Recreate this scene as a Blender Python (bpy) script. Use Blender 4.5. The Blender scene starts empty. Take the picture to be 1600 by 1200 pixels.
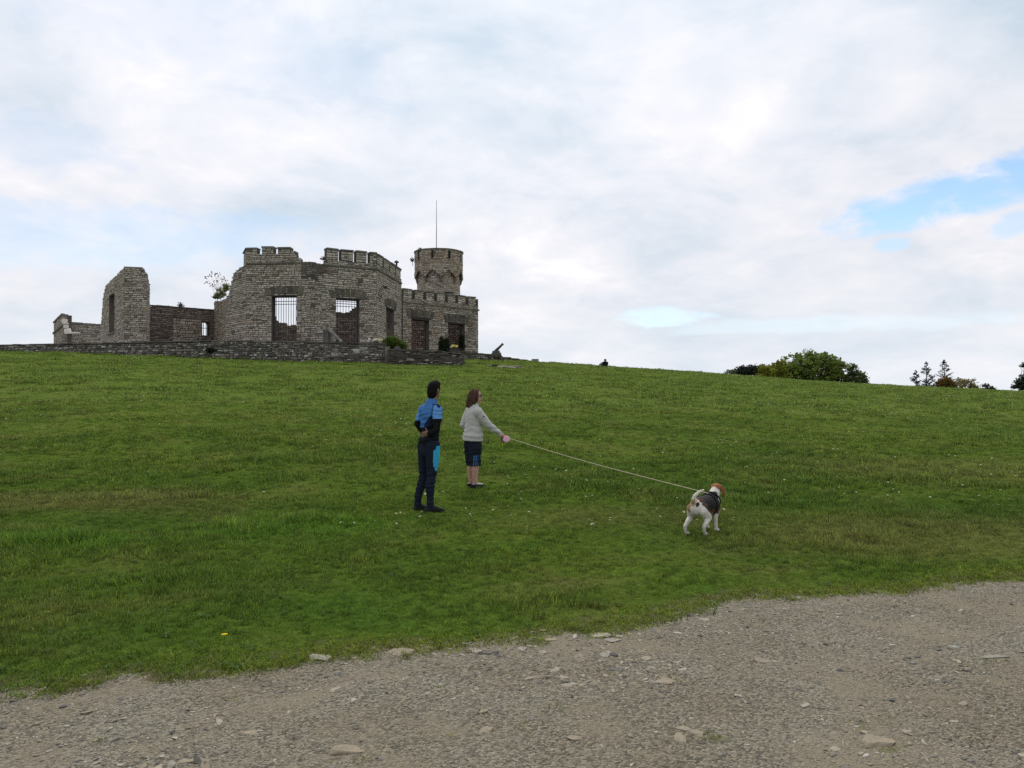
import bpy, bmesh, math, random
import numpy as np
from mathutils import Vector, Matrix
R = math.radians
rng = np.random.default_rng(7)
random.seed(7)
scene = bpy.context.scene
COL = scene.collection

# ------------------------------------------------------------------ camera
CAM_Z, FPX, PITCH = 1.6, 1248.0, math.atan(20 / 1248.0)
cam_d = bpy.data.cameras.new('camera')
cam_d.sensor_width = 36.0
cam_d.lens = 36.0 * FPX / 1600.0
cam_d.clip_start, cam_d.clip_end = 0.1, 6000
cam = bpy.data.objects.new('camera', cam_d)
cam.location = (0, 0, CAM_Z)
cam.rotation_euler = (math.pi / 2 + PITCH, 0, 0)
COL.objects.link(cam)
scene.camera = cam

# ------------------------------------------------------------------ light
SUN_AZ, SUN_EL = R(-6), R(52)
SUN_STRENGTH, SUN_ANGLE = 1.5, R(11)
SKY_STRENGTH, CLOUD_GAIN = 0.125, 1.0
scene.view_settings.view_transform = 'Standard'
scene.view_settings.look = 'None'
scene.view_settings.exposure = 0.24
scene.view_settings.gamma = 1.0
scene.view_settings.use_curve_mapping = False
sd = bpy.data.lights.new('sun', 'SUN')
sd.energy, sd.angle, sd.color = SUN_STRENGTH, SUN_ANGLE, (1.0, 0.96, 0.9)
sun = bpy.data.objects.new('sun', sd)
sdir = Vector((math.sin(SUN_AZ) * math.cos(SUN_EL), math.cos(SUN_AZ) * math.cos(SUN_EL), math.sin(SUN_EL)))
sun.rotation_euler = sdir.to_track_quat('Z', 'Y').to_euler()
sun.location = (0, 0, 60)
COL.objects.link(sun)

fwd = Vector((0, math.cos(PITCH), math.sin(PITCH)))
upv = Vector((0, -math.sin(PITCH), math.cos(PITCH)))


def ray(px, py):
    return (fwd + Vector((1, 0, 0)) * ((px - 800) / FPX) + upv * ((600 - py) / FPX)).normalized()


def at(px, py, Y):                     # the world point at depth Y that the photo shows at (px, py)
    d = ray(px, py)
    return Vector((0, 0, CAM_Z)) + d * (Y / d.y)


def ux(px, Y):
    return at(px, 620, Y).x


def rz(px, row, Y):
    return at(px, row, Y).z


# ------------------------------------------------------------------ node helpers
class NT:
    def __init__(self, tree):
        self.t = tree
        self.n, self.l = tree.nodes, tree.links

    def new(self, typ, **kw):
        n = self.n.new(typ)
        for k, v in kw.items():
            setattr(n, k, v)
        return n

    def put(self, sock, v):
        if v is None:
            return
        if isinstance(v, bpy.types.NodeSocket):
            self.l.new(v, sock)
        else:
            if sock.type == 'RGBA' and len(v) == 3:
                v = (*v, 1)
            sock.default_value = v

    def math(self, op, a, b=None, c=None, clamp=False):
        n = self.new('ShaderNodeMath', operation=op, use_clamp=clamp)
        for s, v in zip(n.inputs, (a, b, c)):
            self.put(s, v)
        return n.outputs[0]

    def vmath(self, op, a, b=None):
        n = self.new('ShaderNodeVectorMath', operation=op)
        self.put(n.inputs[0], a)
        if b is not None:
            self.put(n.inputs[1], b)
        return n.outputs['Value'] if op in ('DOT_PRODUCT', 'LENGTH') else n.outputs[0]

    def vscale(self, a, s):
        n = self.new('ShaderNodeVectorMath', operation='SCALE')
        self.put(n.inputs[0], a)
        self.put(n.inputs['Scale'], s)
        return n.outputs[0]

    def noise(self, vec, scale, detail=4, rough=0.55, dist=0.0, out='Fac'):
        n = self.new('ShaderNodeTexNoise')
        if vec is not None:
            self.put(n.inputs['Vector'], vec)
        n.inputs['Scale'].default_value = scale
        n.inputs['Detail'].default_value = detail
        n.inputs['Roughness'].default_value = rough
        n.inputs['Distortion'].default_value = dist
        return n.outputs[out]

    def vor(self, vec, scale, out='Color', feature='F1', rand=1.0):
        n = self.new('ShaderNodeTexVoronoi', feature=feature)
        if vec is not None:
            self.put(n.inputs['Vector'], vec)
        n.inputs['Scale'].default_value = scale
        n.inputs['Randomness'].default_value = rand
        return n.outputs[out]

    def remap(self, v, a, b, c=0.0, d=1.0, smooth=False):
        n = self.new('ShaderNodeMapRange')
        if smooth:
            n.interpolation_type = 'SMOOTHSTEP'
        self.put(n.inputs['Value'], v)
        for k, x in zip(('From Min', 'From Max', 'To Min', 'To Max'), (a, b, c, d)):
            n.inputs[k].default_value = x
        return n.outputs[0]

    def mix(self, f, a, b, blend='MIX'):
        n = self.new('ShaderNodeMix', data_type='RGBA', blend_type=blend)
        self.put(n.inputs[0], f)
        self.put(n.inputs[6], a)
        self.put(n.inputs[7], b)
        return n.outputs[2]

    def ramp(self, f, stops):
        n = self.new('ShaderNodeValToRGB')
        e = n.color_ramp.elements
        while len(e) < len(stops):
            e.new(0.5)
        for k, (p, c) in enumerate(stops):
            e[k].position = p
            e[k].color = (*c, 1)
        self.put(n.inputs[0], f)
        return n.outputs[0]

    def attr(self, name, out='Color', kind='GEOMETRY'):
        n = self.new('ShaderNodeAttribute', attribute_name=name, attribute_type=kind)
        return n.outputs[out]

    def pos(self):
        return self.new('ShaderNodeNewGeometry').outputs['Position']

    def bump(self, h, strength, dist):
        n = self.new('ShaderNodeBump')
        n.inputs['Strength'].default_value = strength
        n.inputs['Distance'].default_value = dist
        self.put(n.inputs['Height'], h)
        return n.outputs[0]


def new_mat(name):
    m = bpy.data.materials.new(name)
    m.use_nodes = True
    t = NT(m.node_tree)
    b = m.node_tree.nodes['Principled BSDF']
    return m, t, b


def plain(name, col, rough=0.7, var=0.25, nscale=8.0, bump=0.0, bscale=40.0, metal=0.0):
    m, t, b = new_mat(name)
    tc = t.new('ShaderNodeTexCoord').outputs['Object']
    n = t.noise(tc, nscale, 5, 0.6)
    c = t.mix(t.remap(n, 0.3, 0.7), tuple(x * (1 - var) for x in col), tuple(min(1, x * (1 + var)) for x in col))
    t.put(b.inputs['Base Color'], c)
    b.inputs['Roughness'].default_value = rough
    b.inputs['Metallic'].default_value = metal
    if bump:
        t.put(b.inputs['Normal'], t.bump(t.noise(tc, bscale, 4, 0.6), bump, 0.02))
    return m


def tinted(name, rough=0.8, var=0.3, nscale=6.0, bump=0.3, bscale=30.0, bdist=0.01, spec=0.3, sheen=0.0, fine=None):
    """material that takes its colour from each piece's own 'Col' attribute"""
    m, t, b = new_mat(name)
    p = t.pos()
    c = t.attr('Col')
    n = t.noise(p, nscale, 5, 0.65)
    v = t.remap(n, 0.25, 0.75, 1 - var, 1 + var)
    c = t.vscale(c, v)
    if fine:
        v2 = t.remap(t.noise(p, fine, 3, 0.7), 0.25, 0.75, 1 - var, 1 + var)
        c = t.vscale(c, v2)
    t.put(b.inputs['Base Color'], c)
    b.inputs['Roughness'].default_value = rough
    b.inputs['Specular IOR Level'].default_value = spec
    if sheen:
        b.inputs['Sheen Weight'].default_value = sheen
    if bump:
        t.put(b.inputs['Normal'], t.bump(t.noise(p, bscale, 4, 0.65), bump, bdist))
    return m


# ------------------------------------------------------------------ sky
world = bpy.data.worlds.new('World')
scene.world = world
world.use_nodes = True
W = NT(world.node_tree)
for n in list(W.n):
    W.n.remove(n)
sky = W.new('ShaderNodeTexSky', sky_type='NISHITA')
sky.sun_disc = False
sky.sun_elevation = SUN_EL
sky.sun_rotation = SUN_AZ
sky.air_density, sky.dust_density, sky.ozone_density = 1.0, 0.1, 1.6
bg_sky = W.new('ShaderNodeBackground')
W.put(bg_sky.inputs['Color'], sky.outputs[0])
bg_sky.inputs['Strength'].default_value = SKY_STRENGTH
dirv = W.new('ShaderNodeTexCoord').outputs['Generated']
sep = W.new('ShaderNodeSeparateXYZ')
W.put(sep.inputs[0], dirv)
zz = W.math('ADD', W.math('MAXIMUM', sep.outputs[2], 0.0), 0.30)
comb = W.new('ShaderNodeCombineXYZ')
W.put(comb.inputs[0], W.math('DIVIDE', sep.outputs[0], zz))
W.put(comb.inputs[1], W.math('DIVIDE', sep.outputs[1], zz))
cp = comb.outputs[0]
n1 = W.noise(W.vmath('ADD', cp, (3.7, 1.2, 0.0)), 1.5, 3, 0.5, 0.3)
n2 = W.noise(W.vmath('ADD', cp, (9.1, 4.4, 2.0)), 3.4, 7, 0.55, 0.45)
n3 = W.noise(W.vmath('ADD', cp, (1.1, 7.4, 5.0)), 10.0, 6, 0.6, 0.3)
dens = W.math('ADD', W.math('MULTIPLY', n1, 0.42), W.math('ADD', W.math('MULTIPLY', n2, 0.42), W.math('MULTIPLY', n3, 0.16)))
ccol = W.ramp(W.remap(dens, 0.36, 0.65), [(0.0, (0.50, 0.59, 0.69)), (0.28, (0.60, 0.66, 0.745)), (0.5, (0.685, 0.715, 0.785)), (0.72, (0.755, 0.765, 0.82)), (0.88, (0.84, 0.835, 0.865)), (1.0, (0.95, 0.93, 0.935))])
# cloud base is a little whiter and duller low down, where we look through more of it
sund = W.vmath('DOT_PRODUCT', dirv, tuple(sdir))          # thin cloud glows round the hidden sun
glow = W.remap(sund, 0.62, 1.0, 0.0, 1.0, True)
ccol = W.mix(1.0, ccol, W.vscale((1.0, 0.985, 0.965), W.math('ADD', W.math('MULTIPLY', glow, 0.18), 1.0)), 'MULTIPLY')
low = W.remap(sep.outputs[2], 0.0, 0.22, 1.0, 0.0, True)
ccol = W.mix(W.math('MULTIPLY', low, 0.55), ccol, (0.745, 0.775, 0.82))
bg_cl = W.new('ShaderNodeBackground')
W.put(bg_cl.inputs['Color'], ccol)
bg_cl.inputs['Strength'].default_value = CLOUD_GAIN


def hole(px, py, w, h, tilt, amount, wob=1.0):
    c = ray(px, py)
    e1 = Vector((0, 0, 1)).cross(c).normalized() * -1
    e2 = c.cross(e1) * -1
    if e2.z < 0:
        e2 = -e2
    ct, st = math.cos(R(tilt)), math.sin(R(tilt))
    a1 = (e1 * ct + e2 * st) * (FPX / w)
    a2 = (e2 * ct - e1 * st) * (FPX / h)
    front = W.math('GREATER_THAN', W.vmath('DOT_PRODUCT', dirv, tuple(c)), 0.2)
    a = W.vmath('DOT_PRODUCT', dirv, tuple(a1))
    b = W.vmath('DOT_PRODUCT', dirv, tuple(a2))
    r = W.math('ADD', W.math('MULTIPLY', a, a), W.math('MULTIPLY', b, b))
    wobble = W.math('MULTIPLY', W.math('SUBTRACT', W.math('ADD', W.math('MULTIPLY', n3, 0.6), W.math('MULTIPLY', n2, 0.4)), 0.5), 7.0 * wob)
    r = W.math('ADD', r, wobble)
    m = W.remap(r, 0.1, 1.5, amount, 0.0, True)
    return W.math('MULTIPLY', m, front)


holes = None
for hspec in [(1512, 300, 160, 34, 9, 1.0, .7), (1032, 496, 66, 15, 0, 0.5, .8), (120, 372, 330, 50, 4, 0.30, 0.7),
              (1395, 382, 22, 10, 0, 0.6, 0.5), (30, 225, 130, 40, 0, 0.15), (340, 60, 260, 60, -8, 0.10), (1330, 505, 260, 12, 0, 0.22), (1580, 350, 30, 16, 30, 0.5)]:
    hm = hole(*hspec)
    holes = hm if holes is None else W.math('MAXIMUM', holes, hm)
# the same broken cover all round the sky
gaps = W.remap(W.noise(W.vmath('ADD', cp, (21.0, 3.0, 1.0)), 0.9, 6, 0.55, 0.3), 0.67, 0.75, 0.0, 0.7, True)
holes = W.math('MAXIMUM', holes, gaps)
mixs = W.new('ShaderNodeMixShader')
W.put(mixs.inputs[0], holes)
W.l.new(bg_cl.outputs[0], mixs.inputs[1])
W.l.new(bg_sky.outputs[0], mixs.inputs[2])
wo = W.new('ShaderNodeOutputWorld')
W.l.new(mixs.outputs[0], wo.inputs[0])
scene.cycles.max_bounces = 6
scene.cycles.use_denoising = False

# ------------------------------------------------------------------ numpy noise


def _hash(ix, iy, s):
    h = (ix.astype(np.int64) * 374761393 + iy.astype(np.int64) * 668265263 + s * 982451653) & 0xFFFFFFFF
    h = ((h ^ (h >> 13)) * 1274126177) & 0xFFFFFFFF
    return ((h ^ (h >> 16)) & 0xFFFF) / 65535.0


def vnoise(x, y, s=0):
    x, y = np.asarray(x, float), np.asarray(y, float)
    ix, iy = np.floor(x), np.floor(y)
    fx, fy = x - ix, y - iy
    fx, fy = fx * fx * (3 - 2 * fx), fy * fy * (3 - 2 * fy)
    ix, iy = ix.astype(np.int64), iy.astype(np.int64)
    a, b = _hash(ix, iy, s), _hash(ix + 1, iy, s)
    c, d = _hash(ix, iy + 1, s), _hash(ix + 1, iy + 1, s)
    return (a * (1 - fx) + b * fx) * (1 - fy) + (c * (1 - fx) + d * fx) * fy


def fbm(x, y, s=0, o=4):
    t, a, n = 0, 0.5, 0
    for k in range(o):
        t = t + a * vnoise(x * 2 ** k + 17.3 * k, y * 2 ** k - 9.1 * k, s + k)
        n += a
        a *= 0.5
    return t / n


# ------------------------------------------------------------------ terrain
SX = np.array([-120, -60, -34.9, -26.4, -18.8, -14, -8.5, -3.3, 0, 2.1, 9, 19.2, 29.6, 37.4, 42, 53.8, 70, 120])
SS = np.array([.104, .104, .101, .0984, .0953, .090, .0850, .0835, .0807, .0772, .0672, .0560, .0432, .0380, .0340, .0280, .022, .018])
SS = SS * np.interp(SX, [-20, 0, 9, 20], [1.12, 1.095, 1.075, 1.065])
YX = np.array([-120, -12, -3, 0, 2.1, 9, 19.2, 29.6, 120])
YC = np.array([62, 60, 62, 64, 66, 75, 80, 84, 84])


def softplus(d, w):
    d = np.asarray(d, float) / w
    return w * np.where(d > 30, d, np.log1p(np.exp(np.minimum(d, 30))))


def ground_base(x, y):
    x, y = np.asarray(x, float), np.asarray(y, float)
    S = np.interp(x, SX, SS)
    yc = np.interp(x, YX, YC)
    drop = np.interp(x, [-6, 4], [0.0, 0.035])
    h = S * softplus(y - 12.4, 1.3) - (S + drop) * softplus(y - yc, 1.5)
    wl = np.interp(x, [-60, -34.9, -26.4, -18.8, -13.1, -8.3], [60, 54.4, 51.5, 50, 51.2, 53])
    inside = (x < -3) & (y > wl + .25)
    h = np.where(inside, np.minimum(h, 4.62), h)
    return np.maximum(h, -12)


def on_terrace(x, y):
    wl = np.interp(x, [-60, -34.9, -26.4, -18.8, -13.1, -8.3, -7.8, -3], [60, 54.4, 51.5, 50, 51.2, 53, 55, 62])
    return (x < -3) & (y > wl + .2)


BX = np.array([(-2000, 1200), (-300, 1086), (0, 1073), (130, 1068), (200, 1049), (300, 1046), (400, 1044), (480, 1027), (560, 1019), (620, 1014), (750, 1011),
               (830, 1003), (870, 991), (960, 984), (1060, 960), (1150, 938), (1300, 930), (1400, 921), (1600, 902), (1900, 880), (2600, 850)], float)
BYW = CAM_Z * FPX / (BX[:, 1] - 620)
BXW = (BX[:, 0] - 800) / FPX * BYW


def edge_d(x, y):                      # >0 on the grass, <0 on the track
    x, y = np.asarray(x, float), np.asarray(y, float)
    b = np.interp(x, BXW, BYW)
    return y - b + (fbm(x * 1.3, y * 1.3, 3, 3) - .5) * .42 + (vnoise(x * 5, y * 5, 9) - .5) * .16 + (vnoise(x * 13, y * 13, 19) - .5) * .07


def ground(x, y):
    x, y = np.asarray(x, float), np.asarray(y, float)
    h = ground_base(x, y)
    e = edge_d(x, y)
    g = np.clip(e / .25, 0, 1)
    fade = np.clip((400 - y) / 200, 0, 1)
    rel = (fbm(x * .35, y * .35, 20, 3) - .5) * .16 * np.clip((y - 4) / 10, .15, 1) + (fbm(x * 1.7, y * 1.7, 30, 3) - .5) * .07 * g
    rel = rel + (vnoise(x * 6, y * 6, 40) - .5) * .016 + g * .012
    return h + rel * fade


def grid_axis(lo, hi, core0, core1, c, grow):
    a = list(np.arange(core0, core1 + 1e-6, c))
    s, v = c, core1
    while v < hi:
        s *= grow
        v += s
        a.append(min(v, hi))
    s, v, pre = c, core0, []
    while v > lo:
        s *= grow
        v -= s
        pre.append(max(v, lo))
    return np.array(pre[::-1] + a)


gx = grid_axis(-900, 900, -5.5, 6.5, .045, 1.045)
gy = grid_axis(-40, 1600, 2.6, 9.5, .042, 1.012)
gy = np.concatenate([gy[gy < 110], np.array([113, 117, 122, 128, 136, 147, 162, 182, 210, 260, 340, 480, 700, 1000, 1600.])])
GX, GY = np.meshgrid(gx, gy)
GZ = ground(GX, GY)
nx, ny = len(gx), len(gy)
V = np.stack([GX, GY, GZ], -1).reshape(-1, 3)
ii = (np.arange(ny - 1)[:, None] * nx + np.arange(nx - 1)[None, :]).reshape(-1)
quads = np.stack([ii, ii + 1, ii + 1 + nx, ii + nx], -1)
ED = edge_d(GX, GY).reshape(-1)
fc = ED[quads].mean(1)


def mesh_np(name, verts, faces, cols=None, extra=None, smooth=False):
    used = np.unique(faces)
    remap = np.zeros(len(verts), np.int64)
    remap[used] = np.arange(len(used))
    v, f = verts[used], remap[faces]
    me = bpy.data.meshes.new(name)
    me.vertices.add(len(v))
    me.vertices.foreach_set('co', v.astype(np.float32).ravel())
    k = f.shape[1]
    me.loops.add(f.size)
    me.loops.foreach_set('vertex_index', f.astype(np.int32).ravel())
    me.polygons.add(len(f))
    me.polygons.foreach_set('loop_start', np.arange(0, f.size, k, dtype=np.int32))
    me.polygons.foreach_set('loop_total', np.full(len(f), k, np.int32))
    if smooth:
        me.polygons.foreach_set('use_smooth', np.ones(len(f), bool))
    me.update(calc_edges=True)
    for nm, a in (extra or {}).items():
        at_ = me.attributes.new(nm, 'FLOAT', 'POINT')
        at_.data.foreach_set('value', a[used].astype(np.float32))
    if cols is not None:
        at_ = me.attributes.new('Col', 'FLOAT_COLOR', 'POINT')
        c = np.ones((len(v), 4), np.float32)
        c[:, :3] = cols[used]
        at_.data.foreach_set('color', c.ravel())
    return me


# patch colours of the lawn, shared by the turf sheet and the blades (plant colour, with near shade put in)
def lawn_colour(t, p):
    flat = t.vmath('MULTIPLY', p, (1, 1, 0.0))
    a = t.noise(flat, 0.16, 4, 0.55, 0.4)
    b = t.noise(t.vmath('ADD', flat, (31, 7, 0)), 0.75, 5, 0.6, 0.5)
    c = t.noise(t.vmath('ADD', flat, (5, 71, 0)), 4.5, 4, 0.6)
    c0 = t.mix(t.remap(a, .36, .64), (0.054, 0.096, 0.016), (0.094, 0.132, 0.021))
    c0 = t.mix(t.remap(b, .50, .70), c0, (0.115, 0.128, 0.034))      # straw-flecked turf
    c0 = t.mix(t.math('MULTIPLY', t.remap(b, .45, .27), .75), c0, (0.046, 0.098, 0.015))   # lush clover-green
    c0 = t.mix(t.remap(c, .3, .75, 0, .5), c0, (0.07, 0.09, 0.02))
    d = t.noise(t.vmath('ADD', flat, (-15, 3, 0)), 0.33, 4, 0.6, 0.8)
    c0 = t.mix(t.math('MULTIPLY', t.remap(d, .60, .72), .5), c0, (0.14, 0.115, 0.05))    # worn brownish spots
    for (cx, cy, rx, ry, col, k) in ((4.6, 9.0, 2.6, 1.5, (0.135, 0.125, 0.045), .55), (1.6, 10.5, 1.8, 1.0, (0.12, 0.115, 0.042), .4), (-6.2, 11.6, 2.6, 1.1, (0.130, 0.112, 0.045), .55),
                                     (-2.6, 9.6, 1.7, .7, (0.070, 0.140, 0.018), .6), (-4.8, 8.6, 1.3, .5, (0.062, 0.125, 0.016), .55), (-5.2, 6.7, 1.0, .6, (0.050, 0.125, 0.014), .6), (9, 15, 4, 2, (0.13, 0.125, 0.045), .5)):
        q = t.vmath('MULTIPLY', t.vmath('SUBTRACT', flat, (cx, cy, 0)), (1 / rx, 1 / ry, 0))
        r_ = t.math('ADD', t.vmath('LENGTH', q), t.math('MULTIPLY', t.math('SUBTRACT', t.math('ADD', t.math('MULTIPLY', b, .6), t.math('MULTIPLY', c, .4)), .5), 2.6))
        c0 = t.mix(t.remap(r_, .45, 1.2, k, 0.0, True), c0, col)
    y = t.new('ShaderNodeSeparateXYZ')
    t.put(y.inputs[0], p)
    far = t.remap(y.outputs[1], 11, 30, 0, 1, True)                  # upper meadow is paler mown turf; near cloud shade is also put in colour
    c0 = t.mix(1.0, c0, (1.0, 1.09, .95), 'MULTIPLY')
    return t.mix(t.math('MULTIPLY', far, .72), c0, t.mix(t.remap(b, .3, .7), (0.100, 0.160, 0.026), (0.155, 0.190, 0.046)))


M = {}
m, t, b = new_mat('turf')
p = t.pos()
c = lawn_colour(t, p)
fine = t.noise(p, 38, 4, 0.7)
mid = t.noise(p, 9, 4, 0.65)
c = t.vscale(c, t.math('MULTIPLY', t.remap(fine, .25, .75, .45, 1.45), t.remap(mid, .25, .75, .6, 1.3)))
edge = t.attr('edge', 'Fac')
soil = t.mix(t.noise(p, 14, 4, .6), (0.17, 0.14, 0.095), (0.11, 0.095, 0.05))
c = t.mix(t.remap(t.math('ADD', edge, t.math('MULTIPLY', t.math('SUBTRACT', mid, .5), .5)), .02, .28, .9, 0.0, True), c, soil)
t.put(b.inputs['Base Color'], c)
b.inputs['Roughness'].default_value = 1.0
b.inputs['Specular IOR Level'].default_value = 0.0
t.put(b.inputs['Normal'], t.bump(t.math('ADD', t.math('MULTIPLY', fine, .5), mid), 0.9, 0.05))
M['turf'] = m

m, t, b = new_mat('gravel')
p = t.pos()
big = t.noise(p, .9, 4, .6, .4)
c = t.mix(t.remap(big, .35, .65), (0.200, 0.172, 0.120), (0.232, 0.208, 0.155))
vc = t.vor(p, 75, 'Color')
sepc = t.new('ShaderNodeSeparateColor')
t.put(sepc.inputs[0], vc)
c = t.vscale(c, t.remap(sepc.outputs[0], 0, 1, .45, 1.5))
vc2 = t.vor(p, 210, 'Color')
sepd = t.new('ShaderNodeSeparateColor')
t.put(sepd.inputs[0], vc2)
c = t.vscale(c, t.remap(sepd.outputs[1], 0, 1, .65, 1.3))
sand = t.remap(t.noise(t.vmath('ADD', p, (4, 9, 0)), 1.3, 5, .6, .5), .5, .66)
c = t.mix(t.math('MULTIPLY', sand, .8), c, (0.260, 0.220, 0.150))
moss = t.remap(t.noise(t.vmath('ADD', p, (44, 2, 0)), 2.6, 5, .65), .66, .74)
c = t.mix(t.math('MULTIPLY', moss, .35), c, (0.12, 0.13, 0.05))
t.put(b.inputs['Base Color'], c)
b.inputs['Roughness'].default_value = .9
b.inputs['Specular IOR Level'].default_value = .2
hh = t.math('ADD', t.math('MULTIPLY', t.vor(p, 75, 'Distance'), -1.0), t.math('MULTIPLY', t.noise(p, 160, 3, .7), .6))
t.put(b.inputs['Normal'], t.bump(hh, .8, .02))
M['gravel'] = m


def struct(name, me, mat, kind='structure', label=None, cat=None):
    o = bpy.data.objects.new(name, me)
    if mat:
        me.materials.append(mat)
    o['kind'] = kind
    if label:
        o['label'] = label
    if cat:
        o['category'] = cat
    COL.objects.link(o)
    return o


struct('grass_hill', mesh_np('grass_hill', V, quads[fc > 0], extra={'edge': ED}, smooth=True), M['turf'])
struct('gravel_path', mesh_np('gravel_path', V, quads[fc <= 0], extra={'edge': ED}, smooth=True), M['gravel'])

# ------------------------------------------------------------------ object helpers


class MB:
    def __init__(self):
        self.v, self.f, self.c, self.m = [], [], [], []

    def add(self, vs, fs, col=(1, 1, 1), mi=0):
        o = len(self.v)
        self.v.extend([tuple(v) for v in vs])
        self.c.extend([col] * len(vs))
        self.f.extend([tuple(i + o for i in f) for f in fs])
        self.m.extend([mi] * len(fs))

    def box(self, c, ex, ey, ez, col=(1, 1, 1), mi=0, jit=0.0):     # centre and half-extent vectors
        c, ex, ey, ez = map(Vector, (c, ex, ey, ez))
        vs = []
        for sz in (-1, 1):
            for sy in (-1, 1):
                for sx in (-1, 1):
                    q = c + ex * sx + ey * sy + ez * sz
                    if jit:
                        q = q + Vector((random.uniform(-jit, jit), random.uniform(-jit, jit), random.uniform(-jit, jit)))
                    vs.append(q)
        self.add(vs, [(0, 2, 3, 1), (4, 5, 7, 6), (0, 1, 5, 4), (2, 6, 7, 3), (0, 4, 6, 2), (1, 3, 7, 5)], col, mi)

    def tube(self, pts, rad, n=8, col=(1, 1, 1), mi=0, cap=True):
        pts = [Vector(p) for p in pts]
        if not hasattr(rad, '__len__'):
            rad = [rad] * len(pts)
        ref = None
        rings, vs, fs = [], [], []
        for i, p in enumerate(pts):
            d = (pts[min(i + 1, len(pts) - 1)] - pts[max(i - 1, 0)]).normalized()
            if ref is None:
                ref = Vector((0, 0, 1)) if abs(d.z) < .9 else Vector((1, 0, 0))
            s = d.cross(ref).normalized()
            u = s.cross(d)
            ref = u
            for k in range(n):
                a = 2 * math.pi * k / n
                vs.append(p + (s * math.cos(a) + u * math.sin(a)) * rad[i])
        for i in range(len(pts) - 1):
            for k in range(n):
                fs.append((i * n + k, i * n + (k + 1) % n, (i + 1) * n + (k + 1) % n, (i + 1) * n + k))
        if cap:
            fs.append(tuple(range(n - 1, -1, -1)))
            fs.append(tuple(range((len(pts) - 1) * n, len(pts) * n)))
        self.add(vs, fs, col, mi)

    def mesh(self, name, off=(0, 0, 0), smooth=False):
        me = bpy.data.meshes.new(name)
        off = Vector(off)
        me.from_pydata([Vector(v) - off for v in self.v], [], self.f)
        a = me.attributes.new('Col', 'FLOAT_COLOR', 'POINT')
        c = np.ones((len(self.v), 4), np.float32)
        c[:, :3] = np.array(self.c, np.float32).reshape(-1, 3)
        a.data.foreach_set('color', c.ravel())
        me.polygons.foreach_set('material_index', np.array(self.m, np.int32))
        if smooth:
            me.polygons.foreach_set('use_smooth', np.ones(len(self.f), bool))
        me.update()
        return me


def origin(o):
    v = Vector((0, 0, 0))
    while o is not None:
        v = v + o.location
        o = o.parent
    return v


def tag(o, label=None, cat=None, group=None, kind=None):
    for k, v in (('label', label), ('category', cat), ('group', group), ('kind', kind)):
        if v:
            o[k] = v
    return o


def thing(name, label, cat, loc, group=None):
    o = bpy.data.objects.new(name, None)
    o.empty_display_size = .2
    o.location = loc
    COL.objects.link(o)
    return tag(o, label, cat, group)


def part(name, mb, mats, parent=None, smooth=False, label=None, kind=None):
    mats = mats if isinstance(mats, (list, tuple)) else [mats]
    me = mb.mesh(name, origin(parent) if parent else (0, 0, 0), smooth) if isinstance(mb, MB) else mb
    for x in mats:
        me.materials.append(x)
    o = bpy.data.objects.new(name, me)
    COL.objects.link(o)
    if parent:
        o.parent = parent
    if label:
        o['label'] = label
    if kind:
        o['kind'] = kind
    return o


def solo(name, mb, mats, label, cat, loc, group=None, smooth=False, kind=None):   # a thing that is one mesh
    mats = mats if isinstance(mats, (list, tuple)) else [mats]
    me = mb.mesh(name, loc, smooth)
    for x in mats:
        me.materials.append(x)
    o = bpy.data.objects.new(name, me)
    o.location = loc
    COL.objects.link(o)
    return tag(o, label, cat, group, kind)


# ------------------------------------------------------------------ masonry
M['stone'] = tinted('rubble_stone', .9, .24, 3.5, .5, 14, .03, .2, fine=22)
M['mortar'] = plain('old_mortar', (.085, .074, .062), .95, .35, 1.5, .5, 20)
M['brickmortar'] = plain('brown_mortar', (.075, .055, .046), .95, .35, 1.5, .5, 20)
M['cap'] = tinted('weathered_coping', .9, .35, 2.5, .5, 18, .03, .2, fine=15)
M['iron'] = plain('rusty_iron', (.035, .028, .026), .6, .3, 6, metal=.3)
M['darkwood'] = plain('dark_timber', (.022, .018, .016), .85, .4, 5)

GREY = [(.39, .355, .30), (.43, .395, .335), (.35, .315, .265), (.30, .267, .223), (.46, .425, .365), (.365, .31, .24), (.17, .15, .127), (.40, .37, .32), (.31, .25, .185)]
GREYW = [5, 5, 5, 3, 2, 2.5, 2.2, 4, 1.2]
WARM = [(.35, .295, .23), (.28, .23, .17), (.39, .345, .27), (.22, .17, .125), (.32, .24, .165), (.40, .365, .315)]
WARMW = [4, 4, 4, 2, 2, 2]
BRICK = [(.215, .175, .148), (.175, .14, .12), (.255, .21, .178), (.29, .25, .215), (.125, .103, .09)]
BRICKW = [4, 4, 3, 2, 2]
DRY = [(.26, .245, .22), (.155, .143, .13), (.20, .185, .165), (.38, .365, .335), (.09, .083, .075), (.30, .265, .22), (.18, .16, .12)]
DRYW = [4, 4, 3, 2.6, 3.4, 2, 2]
SLATE = [(.10, .088, .075), (.075, .066, .058), (.135, .118, .10), (.16, .145, .125), (.42, .41, .39)]
SLATEW = [5, 5, 4, 2, 1.1]


def shade(c, a, b):
    k = random.uniform(a, b)
    return tuple(x * k for x in c)


def pick(pal, w):
    c = random.choices(pal, w)[0]
    k = random.uniform(.87, 1.13)
    return tuple(x * k for x in c)


def courses(z0, z1, h0, h1):
    out, z = [], z0
    while z < z1:
        h = random.uniform(h0, h1)
        out.append((z, z + h))
        z += h
    return out


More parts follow.
